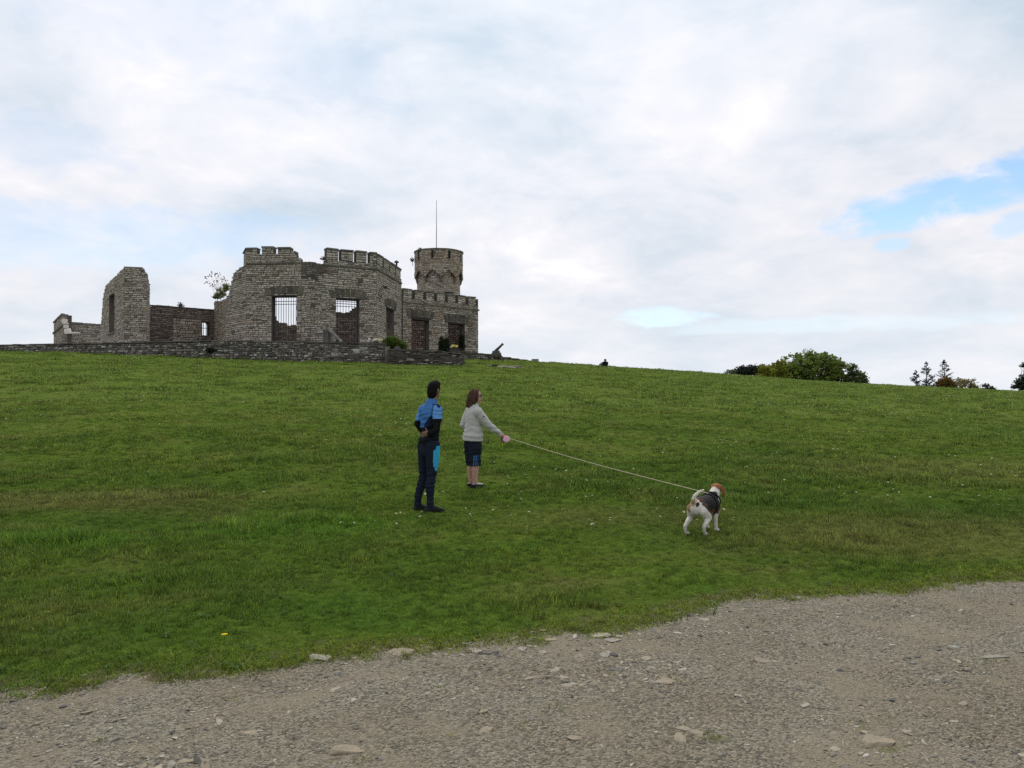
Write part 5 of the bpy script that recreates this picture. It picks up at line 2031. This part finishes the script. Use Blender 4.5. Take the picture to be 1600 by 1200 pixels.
# ---- the two far walkers on the crest
def far_person(px, top_row, Y, label, coat, trousers, haircol, k):
    x = ux(px, Y)
    g_ = float(ground(np.array([x]), np.array([Y]))[0])
    zt = at(px, top_row, Y).z
    kz = (zt - g_) / .90
    b = (x, Y, g_)
    o = thing('person', label, 'person', b)
    I = lambda v: Vector(b) + Vector((v.x * k, v.y * k, v.z * kz))
    mb = MB()
    loft(mb, [(0, 0, .06), (0, .0, .2), (0, .02, .42), (0, .0, .58), (0, .0, .64)], [(.21, .15), (.20, .14), (.23, .14), (.215, .11), (.10, .09)])
    for sg in (-1, 1):
        loft(mb, [(sg * .09, .05, .1), (sg * .09, .42, .30), (sg * .09, .62, .06)], [(.085, .085), (.06, .06), (.045, .045)])
        loft(mb, [(sg * .20, 0, .56), (sg * .235, .06, .30), (sg * .12, .30, .30)], [(.06, .06), (.05, .05), (.035, .035)])
        ell(mb, (sg * .12, .68, .04), (.045, .11, .04))
    loft(mb, [(0, 0, .62), (0, .02, .70)], [(.06, .06), (.055, .055)])
    ell(mb, (0, .03, .775), (.11, .11, .125))
    skin('body', mb, .014, 2, paint(coat, (lambda c, n: (c[:, 1] > .2) & (c[:, 2] < .3), trousers), (lambda c, n: (c[:, 2] > .66), SKIN_L)), M['cloth'], o, I)
    h = MB()
    ell(h, (0, .0, .80), (.12, .125, .11))
    skin('hair', h, .014, 2, paint(haircol), M['hair'], o, I)


far_person(945.8, 561, 70, 'distant dark clothed person sitting with back turned on the crest', (.012, .012, .014), (.015, .015, .018), (.012, .011, .011), 1.0)
far_person(939.6, 566.5, 70.3, 'small distant person in pale grey beside the dark clothed one', (.19, .18, .17), (.05, .05, .06), (.05, .035, .03), .7)

# ------------------------------------------------------------------ dog
DX, DY = ux(1100, 9.2), 9.2
dz = float(ground(np.array([DX]), np.array([DY]))[0])
dz -= .012
dog = thing('dog', 'tricolour beagle in a black harness walking away with tail raised', 'dog', (DX, DY, dz))
dphi = R(38)
dx_ = body_xf(dphi, 0, 1.0)
X = lambda v: dx_(v) + Vector((DX, DY, dz))
dm = MB()
loft(dm, [(0, -.24, .315), (0, -.17, .325), (0, -.05, .322), (0, .07, .312), (0, .17, .315), (0, .235, .335)],
     [(.078, .088), (.100, .106), (.100, .104), (.116, .122), (.110, .124), (.078, .09)], n=18)
loft(dm, [(0, .18, .36), (0, .25, .41), (0, .30, .455)], [(.078, .085), (.066, .068), (.058, .06)], n=16)
HDG = Matrix.Rotation(R(8), 4, 'Z').to_quaternion()
hd = Vector((.0, .335, .485))
D_ = lambda v: hd + HDG @ Vector(v)
ell(dm, D_((0, 0, 0)), (.062, .075, .060), HDG)
loft(dm, [D_((0, .04, -.015)), D_((0, .10, -.03)), D_((0, .145, -.035))], [(.042, .042), (.032, .032), (.026, .024)], (1, 0, 0), 12)
ell(dm, D_((0, .165, -.022)), (.013, .012, .011), HDG)
for sg in (-1, 1):                       # long hanging ears
    loft(dm, [D_((sg * .055, -.005, .03)), D_((sg * .078, .005, -.01)), D_((sg * .082, .015, -.055)), D_((sg * .074, .022, -.09))], [(.010, .026), (.009, .038), (.009, .042), (.008, .025)], (1, 0, 0), 12)
loft(dm, [(0, -.26, .35), (.0, -.305, .40), (.02, -.30, .455), (.06, -.275, .50), (.105, -.25, .525)], [(.026, .026), (.024, .024), (.022, .022), (.019, .019), (.010, .010)], (1, 0, 0), 12)
for sx, fy, ky in ((-1, -.27, -.14), (1, -.20, -.09)):     # hind legs: thigh, knee forward, hock back, pastern
    x0 = sx * .07
    x1 = sx * .098
    loft(dm, [(x0, -.18, .30), (sx * .082, (ky - .18) / 2, .245), (x1, ky - .01, .19)], [(.058, .085), (.050, .072), (.034, .042)], (1, 0, 0), 14)
    loft(dm, [(x1, ky - .01, .195), (x1, (ky + fy) / 2 - .03, .145), (x1, fy - .03, .105)], [(.034, .042), (.026, .030), (.020, .024)], (1, 0, 0), 12)
    loft(dm, [(x1, fy - .03, .11), (x1, fy - .02, .06), (x1, fy, .025)], [(.020, .023), (.017, .019), (.020, .020)], (1, 0, 0), 12)
    ell(dm, (x1, fy + .025, .020), (.027, .042, .021))
for sx, fy in ((-1, .24), (1, .15)):
    x0, x1 = sx * .072, sx * .078
    loft(dm, [(x0, .17, .31), (x0 * 1.1, .15, .235), (x1, .145 + (fy - .19) * .4, .18)], [(.040, .062), (.036, .048), (.026, .031)], (1, 0, 0), 12)
    loft(dm, [(x1, .145 + (fy - .19) * .4, .19), (x1, fy - .015, .09), (x1, fy - .005, .03)], [(.026, .030), (.020, .021), (.020, .020)], (1, 0, 0), 12)
    ell(dm, (x1, fy + .025, .020), (.027, .038, .020))
DW, DB, DT = (.58, .55, .49), (.012, .011, .010), (.26, .105, .035)


def dogcol(co, nr):
    x, y, z = co.T
    w = (vnoise(x * 40, y * 40 + z * 33, 4) - .5) * .03 + (vnoise(x * 170 + z * 60, y * 150 + z * 110, 14) - .5) * .022
    c = np.tile(np.array(DW), (len(co), 1)) * (.78 + .4 * vnoise(x * 16 + y * 9, z * 14 + y * 7, 41))[:, None]
    torso = (z > .215)
    # tan over the left hip and sides
    c[(torso & (x < -.02 + w) & (y < -.1) & (z > .27 + w) & (z < .42))] = (.30, .17, .08)
    saddle = (y > -.225 + w + np.clip((.33 - z) * .9, 0, .2) * (x > 0)) & (y < .235 + w) & (z > .222 + w + np.clip((-.06 - y) * .55, 0, .12) + np.clip((y - .12) * .4, 0, .1)) & (z < .46)
    c[saddle] = DB
    c[saddle & (z < .268 + w * 1.5 + np.clip((.10 - y) * .12, 0, .03))] = (.11, .050, .022)
    c[saddle & (y < -.17 + w * 1.5)] = (.075, .040, .022)
    c[np.hypot(np.hypot((x - .040) * 1.3, (y + .265) * .7), (z - .350) * .7) < .026 + w * .3] = DB
    collar = (y > .225 + w * .5) & (z > .36)
    c[collar] = DW
    hv = co - np.array(hd)
    head = (y > .27) & (hv[:, 2] > -.005 - .5 * (hv[:, 1] + .05) + w * .5) & (z > .43)
    c[head] = DT
    ears = (np.abs(x) > .06) & (y > .28) & (z > .36)
    c[ears] = (.20, .075, .026)
    c[(y > .43) & (np.abs(x) < .03)] = DW
    c[(y > .49) & (z > .45)] = DB
    tail = ((z > .41) & (y < -.275)) | ((z > .455) & (y < -.15))
    c[tail] = (.64, .60, .52)
    c[(y < -.22) & (np.abs(x) < .03) & (z < .42) & (z > .34)] = (.35, .25, .15)
    return c


fur = lambda co: .0025 * (vnoise(co[:, 0] * 90, co[:, 1] * 60 + co[:, 2] * 80, 5) - .5)
M['fur'] = tinted('fur', .8, .18, 45, .6, 110, .006, .25, fine=140)
skin('body', dm, .006, 3, dogcol, M['fur'], dog, X, fur)
# harness: two straps round the chest, one along the back
hs_ = MB()
def belt(y0, z0, a, b_, tilt, w=.011):
    n = 28
    vs, fs = [], []
    for k in range(n):
        t_ = 2 * math.pi * k / n
        for o, r in ((-w, 0), (w, 0), (w, .006), (-w, .006)):
            vs.append((math.cos(t_) * (a + r), y0 + o + tilt * math.sin(t_), z0 + math.sin(t_) * (b_ + r)))
    for k in range(n):
        for j in range(4):
            fs.append((k * 4 + j, k * 4 + (j + 1) % 4, ((k + 1) % n) * 4 + (j + 1) % 4, ((k + 1) % n) * 4 + j))
    hs_.add(vs, fs, (.012, .012, .013))
belt(.10, .314, .117, .125, 0.0, .016)
belt(.225, .365, .089, .090, -.06, .014)
hs_.box((0, .15, .440), (.017, 0, 0), (0, .075, .004), (0, 0, .006), (.012, .012, .013))
hs_.v = [tuple(X(Vector(v))) for v in hs_.v]
part('harness', hs_, M['rubber'], dog, kind='stuff')
clip = X(Vector((0, .10, .448)))

# ---- the lead: reel held in her hand and a long tape to the harness
M['pink'] = tinted('pink_plastic', .35, .06, 6, 0, spec=.5)
Xw = lambda v: wx(v) + wom.location
hp = Xw(HAND + HD * .09)
lead = thing('dog_lead', 'retractable lead with pink reel stretched tight to the beagle', 'dog lead', hp)
rm = MB()
reel_c = hp + Vector((.045, -.03, -.035))
vs, fs = [], []
n = 24
for d, rr in ((-.022, .042), (-.016, .054), (.016, .054), (.022, .042)):
    for k in range(n):
        a = 2 * math.pi * k / n
        vs.append((reel_c.x + math.cos(a) * rr * 1.08, reel_c.y + d, reel_c.z + math.sin(a) * rr * (1.05 if math.sin(a) > 0 else .95)))
for j in range(3):
    for k in range(n):
        fs.append((j * n + k, j * n + (k + 1) % n, (j + 1) * n + (k + 1) % n, (j + 1) * n + k))
fs += [tuple(range(n - 1, -1, -1)), tuple(range(3 * n, 4 * n))]
rm.add(vs, fs, (.78, .42, .55))
part('reel', rm, M['pink'], lead, smooth=False)
gr = MB()
gr.tube([reel_c + Vector((-.035, 0, .04)), reel_c + Vector((-.075, .0, .03)), reel_c + Vector((-.08, 0, -.025)), reel_c + Vector((-.035, 0, -.045))], [.014, .015, .015, .014], 8, (.16, .03, .05))
part('grip', gr, M['pink'], lead)
tpm = MB()
p0 = reel_c + Vector((.052, -.01, .015))
pts = []
for k in range(41):
    s = k / 40
    q = p0.lerp(clip, s)
    pts.append(q - Vector((0, 0, .035 * math.sin(math.pi * s) * (1 - .35 * s))))
tpm.tube(pts, .0052, 5, (.52, .45, .33))
part('tape', tpm, M['cloth'], lead)

# ------------------------------------------------------------------ turf, flowers and pebbles (what nobody could count)
m, t, b = new_mat('grass_blade')
p = t.pos()
c = lawn_colour(t, p)
rnd = t.new('ShaderNodeObjectInfo').outputs['Random']
c = t.vscale(c, t.remap(rnd, 0, 1, .62, 1.95))
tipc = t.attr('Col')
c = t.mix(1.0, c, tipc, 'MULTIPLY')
t.put(b.inputs['Base Color'], c)
b.inputs['Roughness'].default_value = .6
b.inputs['Specular IOR Level'].default_value = .12
tr = t.new('ShaderNodeBsdfTranslucent')
t.put(tr.inputs['Color'], t.vscale(c, 1.25))
mx = t.new('ShaderNodeMixShader')
mx.inputs[0].default_value = .35
t.l.new(b.outputs[0], mx.inputs[1])
t.l.new(tr.outputs[0], mx.inputs[2])
t.l.new(mx.outputs[0], m.node_tree.nodes['Material Output'].inputs[0])
M['blade'] = m

m, t, b = new_mat('pebble')
rnd = t.new('ShaderNodeObjectInfo').outputs['Random']
c = t.ramp(rnd, [(0.0, (.075, .07, .062)), (.16, (.15, .144, .132)), (.34, (.22, .208, .178)), (.52, (.24, .205, .145)), (.72, (.285, .246, .178)), (.9, (.335, .305, .245)), (1.0, (.40, .38, .32))])
c = t.vscale(c, t.remap(t.noise(t.pos(), 60, 3), .3, .7, .8, 1.2))
t.put(b.inputs['Base Color'], c)
b.inputs['Roughness'].default_value = .95
b.inputs['Specular IOR Level'].default_value = .08
M['pebble'] = m


def hidden_source(name, meshes):
    """source shapes for the scattered stuff; they live outside the scene"""
    c = bpy.data.collections.new(name)
    for i, me in enumerate(meshes):
        c.objects.link(bpy.data.objects.new('%s_%d' % (name, i), me))
    return c


def scatter(name, pts, rot, scl, idx, coll, label=None):
    me = bpy.data.meshes.new(name)
    n = len(pts)
    me.vertices.add(n)
    me.vertices.foreach_set('co', np.asarray(pts, np.float32).ravel())
    for nm, ty, dat, key in (('rot', 'FLOAT_VECTOR', rot, 'vector'), ('scl', 'FLOAT_VECTOR', scl, 'vector')):
        a = me.attributes.new(nm, ty, 'POINT')
        a.data.foreach_set(key, np.asarray(dat, np.float32).ravel())
    a = me.attributes.new('idx', 'INT', 'POINT')
    a.data.foreach_set('value', np.asarray(idx, np.int32))
    o = bpy.data.objects.new(name, me)
    COL.objects.link(o)
    o['kind'] = 'stuff'
    if label:
        o['label'] = label
    g = bpy.data.node_groups.new(name, 'GeometryNodeTree')
    g.interface.new_socket('Geometry', in_out='INPUT', socket_type='NodeSocketGeometry')
    g.interface.new_socket('Geometry', in_out='OUTPUT', socket_type='NodeSocketGeometry')
    N, L_ = g.nodes, g.links
    gi, go = N.new('NodeGroupInput'), N.new('NodeGroupOutput')
    ci = N.new('GeometryNodeCollectionInfo')
    ci.inputs['Collection'].default_value = coll
    ci.inputs['Separate Children'].default_value = True
    ci.inputs['Reset Children'].default_value = True
    ip = N.new('GeometryNodeInstanceOnPoints')
    ip.inputs['Pick Instance'].default_value = True

    def nattr(nm, ty):
        a = N.new('GeometryNodeInputNamedAttribute')
        a.data_type = ty
        a.inputs['Name'].default_value = nm
        return a.outputs['Attribute']
    L_.new(gi.outputs[0], ip.inputs['Points'])
    L_.new(ci.outputs[0], ip.inputs['Instance'])
    L_.new(nattr('idx', 'INT'), ip.inputs['Instance Index'])
    e = N.new('FunctionNodeEulerToRotation')
    L_.new(nattr('rot', 'FLOAT_VECTOR'), e.inputs[0])
    L_.new(e.outputs[0], ip.inputs['Rotation'])
    L_.new(nattr('scl', 'FLOAT_VECTOR'), ip.inputs['Scale'])
    L_.new(ip.outputs[0], go.inputs[0])
    md = o.modifiers.new('scatter', 'NODES')
    md.node_group = g
    return o


def clump(nb, spread, h0, h1, w, seed, straw=.08, lean=.55):
    rs = np.random.default_rng(seed)
    V_, F_, C_ = [], [], []
    for _ in range(nb):
        a = rs.uniform(0, 2 * math.pi)
        r = spread * math.sqrt(rs.uniform())
        base = np.array([math.cos(a) * r, math.sin(a) * r, -.01])
        h = rs.uniform(h0, h1)
        la = rs.uniform(0, 2 * math.pi)
        l = h * lean * rs.uniform(.2, 1.3)
        out = np.array([math.cos(la), math.sin(la), 0])
        s = np.array([-out[1], out[0], 0]) * w * rs.uniform(.7, 1.3) / 2
        mid = base + out * l * .3 + np.array([0, 0, h * .6])
        tip = base + out * l + np.array([0, 0, h])
        o = len(V_)
        V_ += [base - s, base + s, mid - s * .85, mid + s * .85, tip]
        F_ += [(o, o + 1, o + 3), (o, o + 3, o + 2), (o + 2, o + 3, o + 4)]
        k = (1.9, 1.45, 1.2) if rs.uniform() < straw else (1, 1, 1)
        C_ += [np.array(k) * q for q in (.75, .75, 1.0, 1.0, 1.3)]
    me = mesh_np('clump', np.array(V_), np.array(F_), np.array(C_))
    me.materials.append(M['blade'])
    return me


near_src = hidden_source('near_turf', [clump(20, .045, .016, .05, .0042, s) for s in range(5)] + [clump(16, .05, .03, .085, .005, 50 + s, .15) for s in range(3)])
mid_src = hidden_source('mid_turf', [clump(20, .09, .025, .07, .010, 10 + s) for s in range(5)] + [clump(16, .09, .04, .10, .010, 60 + s, .15) for s in range(3)])
far_src = hidden_source('far_turf', [clump(20, .26, .03, .085, .028, 20 + s, .02) for s in range(5)] + [clump(16, .22, .05, .12, .026, 70 + s, .04) for s in range(3)])


dry_src = hidden_source('dry_turf', [clump(18, .05, .008, .032, .0045, 90 + s, .75, 1.1) for s in range(8)])


def turf(name, y0, y1, dens, src, zscale=1.0, wide=.80, pad=1.5, fade=0.0):
    ys = np.linspace(y0, y1, 200)
    wy = 2 * (wide * ys + pad)
    area = np.trapezoid(wy, ys) if hasattr(np, 'trapezoid') else np.trapz(wy, ys)
    n = int(area * dens)
    cdf = np.cumsum(wy * (1.0 if not fade else (ys / y0) ** -fade))
    y = np.interp(rng.uniform(0, cdf[-1], n), cdf, ys)
    x = rng.uniform(-1, 1, n) * (wide * y + pad)
    e = edge_d(x, y)
    lush = fbm(x * .8, y * .8, 77, 3)
    tuft = fbm(x * 2.3, y * 2.3, 88, 3)
    keep = ~on_terrace(x, y) & (e > -.10) & (rng.uniform(size=n) < np.clip((e + .12) / .75, .04, 1) * np.clip(.35 + 1.5 * (lush - .25), .3, 1))
    x, y, lush, tuft, e = x[keep], y[keep], lush[keep], tuft[keep], e[keep]
    z = ground(x, y)
    n = len(x)
    k = rng.uniform(.7, 1.3, n) * (.72 + .7 * np.clip((lush - .35) / .35, 0, 1)) * np.clip(.45 + e, .45, 1.0)
    tall = (tuft > .60) & (rng.uniform(size=n) < .6)
    idx = np.where(tall, rng.integers(5, 8, n), rng.integers(0, 5, n))
    # rank bright growth in a few damp spots
    for (cx, cy, rx, ry) in ((-3.0, 9.9, 1.5, .8), (-4.6, 8.2, 1.2, .6), (-5.6, 6.6, .9, .7), (.35, 6.2, .5, .35), (3.1, 6.45, .4, .2)):
        q = np.exp(-(((x - cx) / rx) ** 2 + ((y - cy) / ry) ** 2))
        k = k * (1 + .8 * q)
    scl = np.stack([k, k, k * zscale], -1)
    rot = np.stack([rng.normal(0, .12, n), rng.normal(0, .12, n), rng.uniform(0, 6.28, n)], -1)
    # keep the blades off the feet of the dog and people only as much as real turf would part
    return scatter(name, np.stack([x, y, z], -1), rot, scl, idx, src)


turf('near_grass', 4.0, 11.5, 620, near_src)
turf('middle_grass', 11.5, 27, 150, mid_src, 1.0, .76, 1.5)
turf('far_grass', 27, 88, 13, far_src, 1.0, .72, 2, fade=.6)


n = 9000
x = rng.uniform(-7, 9, n)
e0 = np.abs(rng.normal(0, .22, n)) - .08
y = np.interp(x, BXW, BYW) + e0 + rng.normal(0, .12, n)
e = edge_d(x, y)
k = (e > -.14) & (e < .5) & (rng.uniform(size=n) < np.clip(1.15 - e * 1.6, 0, 1) * np.clip((e + .2) / .2, 0, 1)) & (y > 3.5)
x, y = x[k], y[k]
n = len(x)
s = rng.uniform(.6, 1.3, n)
scatter('dry_edge_grass', np.stack([x, y, ground(x, y)], -1), np.stack([rng.normal(0, .2, n), rng.normal(0, .2, n), rng.uniform(0, 6.28, n)], -1), np.stack([s, s, s], -1), rng.integers(0, 8, n), dry_src)


def flower_mesh(col, r, centre):
    V_, F_, C_ = [], [], []
    for k in range(8):
        a0, a1 = 2 * math.pi * k / 8, 2 * math.pi * (k + .75) / 8
        o = len(V_)
        V_ += [(0, 0, 0), (math.cos(a0) * r, math.sin(a0) * r, r * .25), (math.cos((a0 + a1) / 2) * r * 1.2, math.sin((a0 + a1) / 2) * r * 1.2, r * .2), (math.cos(a1) * r, math.sin(a1) * r, r * .25)]
        F_ += [(o, o + 1, o + 2), (o, o + 2, o + 3)]
        C_ += [centre, col, col, col]
    for a in (0, 2.1, 4.2):
        o = len(V_)
        V_ += [(math.cos(a) * .003, math.sin(a) * .003, 0), (math.cos(a + 1.5) * .003, math.sin(a + 1.5) * .003, 0), (0, 0, -.06)]
        F_ += [(o, o + 1, o + 2)]
        C_ += [(.06, .1, .02)] * 3
    me = mesh_np('flower', np.array(V_), np.array(F_), np.array(C_))
    me.materials.append(M['leaf'])
    return me


def meadow_flowers(name, src, n, y0, y1, thr, seed, r=(1, 1)):
    y = y0 + (y1 - y0) * rng.uniform(0, 1, n * 6) ** .75
    x = rng.uniform(-1, 1, n * 6) * (.72 * y + 1)
    d = fbm(x * .35, y * .22, seed, 3) + .25 * (fbm(x * 1.6, y * 1.2, seed + 3, 2) - .5)
    e = edge_d(x, y)
    k = (d > thr) & (e > .3) & ~on_terrace(x, y)
    x, y = x[k][:n], y[k][:n]
    n = len(x)
    s = rng.uniform(.7, 1.3, n) * (r[0] + (r[1] - r[0]) * np.clip((y - y0) / (y1 - y0), 0, 1))
    return scatter(name, np.stack([x, y, ground(x, y) + .055 * s], -1), np.stack([rng.normal(-.3, .25, n), rng.normal(0, .3, n), rng.uniform(0, 6.28, n)], -1), np.stack([s, s, s], -1), np.zeros(n, int), src)


meadow_flowers('daisies', hidden_source('daisy', [flower_mesh((.80, .80, .78), .012, (.7, .5, .08))]), 2600, 9, 78, .56, 300, (1.0, 1.8))
meadow_flowers('buttercups', hidden_source('buttercup', [flower_mesh((.72, .55, .04), .011, (.6, .4, .03))]), 420, 14, 60, .60, 400, (1.0, 1.6))


def rosette(seed, n, l, w, col):
    rs = np.random.default_rng(seed)
    V_, F_, C_ = [], [], []
    for k in range(n):
        a = 2 * math.pi * k / n + rs.uniform(-.3, .3)
        d, s = np.array([math.cos(a), math.sin(a), 0]), np.array([-math.sin(a), math.cos(a), 0])
        L_ = l * rs.uniform(.6, 1.2)
        o = len(V_)
        V_ += [d * .005, d * L_ * .5 + s * w / 2 + np.array([0, 0, L_ * .35]), d * L_ + np.array([0, 0, L_ * .18]), d * L_ * .5 - s * w / 2 + np.array([0, 0, L_ * .35])]
        F_ += [(o, o + 1, o + 2), (o, o + 2, o + 3)]
        C_ += [np.array(col) * rs.uniform(.8, 1.25)] * 4
    me = mesh_np('rosette', np.array(V_), np.array(F_), np.array(C_))
    me.materials.append(M['leaf'])
    return me


n = 1500
y = rng.uniform(4.3, 13, n)
x = rng.uniform(-1, 1, n) * (.76 * y + .5)
e = edge_d(x, y)
k = (e > .05) & (fbm(x * 1.1, y * 1.1, 500, 3) > .52)
x, y = x[k], y[k]
n = len(x)
s = rng.uniform(.35, .8, n)
scatter('broadleaf_weeds', np.stack([x, y, ground(x, y) + .012], -1), np.stack([rng.normal(0, .15, n), rng.normal(0, .15, n), rng.uniform(0, 6.28, n)], -1), np.stack([s, s, s], -1), rng.integers(0, 3, n),
        hidden_source('weed', [rosette(1, 8, .06, .022, (.085, .145, .035)), rosette(2, 10, .05, .016, (.10, .15, .045)), rosette(3, 7, .075, .02, (.075, .13, .03))]))

# a single dandelion by the track
dq = at(350, 1003, 5.21)
dq.z = float(ground(np.array([dq.x]), np.array([dq.y]))[0])
dn = thing('dandelion', 'single yellow dandelion flower in the grass near the left of the track', 'flower', dq)
mb = MB()
mb.tube([dq - Vector((0, 0, .02)), dq + Vector((.004, 0, .05))], .002, 5, (.09, .12, .04))
part('stem', mb, M['leaf'], dn)
mb = MB()
for k in range(26):
    a = k * 2.4
    r = .006 + .016 * (k / 26)
    d1 = Vector((math.cos(a), math.sin(a), .45 * (1 - k / 26) + .12)) * r
    s_ = Vector((-math.sin(a), math.cos(a), 0)) * .005
    c_ = dq + Vector((.004, 0, .05))
    mb.add([c_ - s_ * .4, c_ + d1 - s_, c_ + d1 * 1.15, c_ + d1 + s_], [(0, 1, 2, 3)], (.80, .62, .02))
part('petals', mb, M['leaf'], dn)

# pebbles on the track
def pebble(seed, flat):
    me = rock_mesh('pebble', 1, .8, flat, seed, (1, 1, 1), sub=1)
    me.materials.append(M['pebble'])
    return me


peb_src = hidden_source('pebble', [pebble(s, f) for s, f in ((1, .45), (2, .3), (3, .55), (4, .25), (5, .4))])
n = 92000
y = 2.4 + 8.2 * rng.uniform(0, 1, n) ** 1.25
x = rng.uniform(-1, 1, n) * (.76 * y + .6)
e = edge_d(x, y)
dn_ = fbm(x * 1.1, y * 1.1, 600, 4)
k = (e < .06) & (rng.uniform(size=n) < np.clip((dn_ - .28) / .3, .12, 1))
x, y, e = x[k], y[k], e[k]
n = len(x)
s = .0040 * np.exp(rng.normal(0, .62, n)) * (1 + .35 * (fbm(x * 1.1, y * 1.1, 601, 3) > .52))
s = np.minimum(s, .022)
big = rng.uniform(size=n) < .006
s[big] = rng.uniform(.015, .034, big.sum())
scatter('pebbles', np.stack([x, y, ground(x, y) + s * .1], -1), np.stack([rng.normal(0, .15, n), rng.normal(0, .15, n), rng.uniform(0, 6.28, n)], -1), np.stack([s * rng.uniform(.9, 1.6, n), s, s], -1), rng.integers(0, 5, n), peb_src)
# a patch of small broken stone at the middle of the turf edge, and a little along the whole edge
bx_, by_ = [], []
for (px_, py_, sx_, sy_, n_) in ((920, 1010, 70, 12, 70), (1000, 1050, 45, 16, 70), (860, 1045, 60, 18, 50), (700, 1020, 70, 6, 35), (1040, 985, 60, 8, 30), (280, 1190, 40, 8, 14), (1100, 1140, 40, 12, 14), (1450, 1040, 80, 20, 24), (560, 1060, 200, 25, 40)):
    for _ in range(n_):
        d_ = ray(random.gauss(px_, sx_), random.gauss(py_, sy_))
        t_ = CAM_Z / -d_.z
        bx_.append(d_.x * t_)
        by_.append(d_.y * t_)
x, y = np.array(bx_), np.array(by_)
k = edge_d(x, y) < .25
x, y = x[k], y[k]
n = len(x)
s = np.exp(rng.normal(-4.15, .42, n))
scatter('rubble', np.stack([x, y, ground(x, y) - s * .05], -1), np.stack([rng.normal(0, .1, n), rng.normal(0, .1, n), rng.uniform(0, 6.28, n)], -1), np.stack([s * rng.uniform(1.1, 1.9, n), s * 1.1, s * .8], -1), rng.integers(0, 5, n), peb_src)
# sparse tufts growing in the track
n = 260
cx = rng.uniform(-1, 1, n)
y = rng.uniform(2.6, 7.5, n)
x = cx * .74 * y
k = (edge_d(x, y) < -.05) & (fbm(x * 1.2, y * 1.2, 700, 3) > .56)
ax, ay = list(x[k]), list(y[k])
for (px_, py_) in ((1385, 1170), (1372, 1172), (1395, 1165), (1110, 1152), (1120, 1160), (1115, 1156), (1060, 1060), (955, 1052), (870, 1046), (822, 1136), (865, 1106), (1390, 1133), (1352, 1133), (1550, 1033), (143, 1160), (205, 1108), (366, 1092), (568, 1184)):
    q = at(px_, py_, 1.0)
    d_ = ray(px_, py_)
    t_ = CAM_Z / -d_.z
    for _ in range(5):
        ax.append(d_.x * t_ + random.gauss(0, .03))
        ay.append(d_.y * t_ + random.gauss(0, .03))
x, y = np.array(ax), np.array(ay)
n = len(x)
s = rng.uniform(.35, .75, n)
scatter('track_tufts', np.stack([x, y, ground(x, y)], -1), np.stack([rng.normal(0, .2, n), rng.normal(0, .2, n), rng.uniform(0, 6.28, n)], -1), np.stack([s * 1.2, s * 1.2, s * .5], -1), rng.integers(0, 8, n), dry_src)
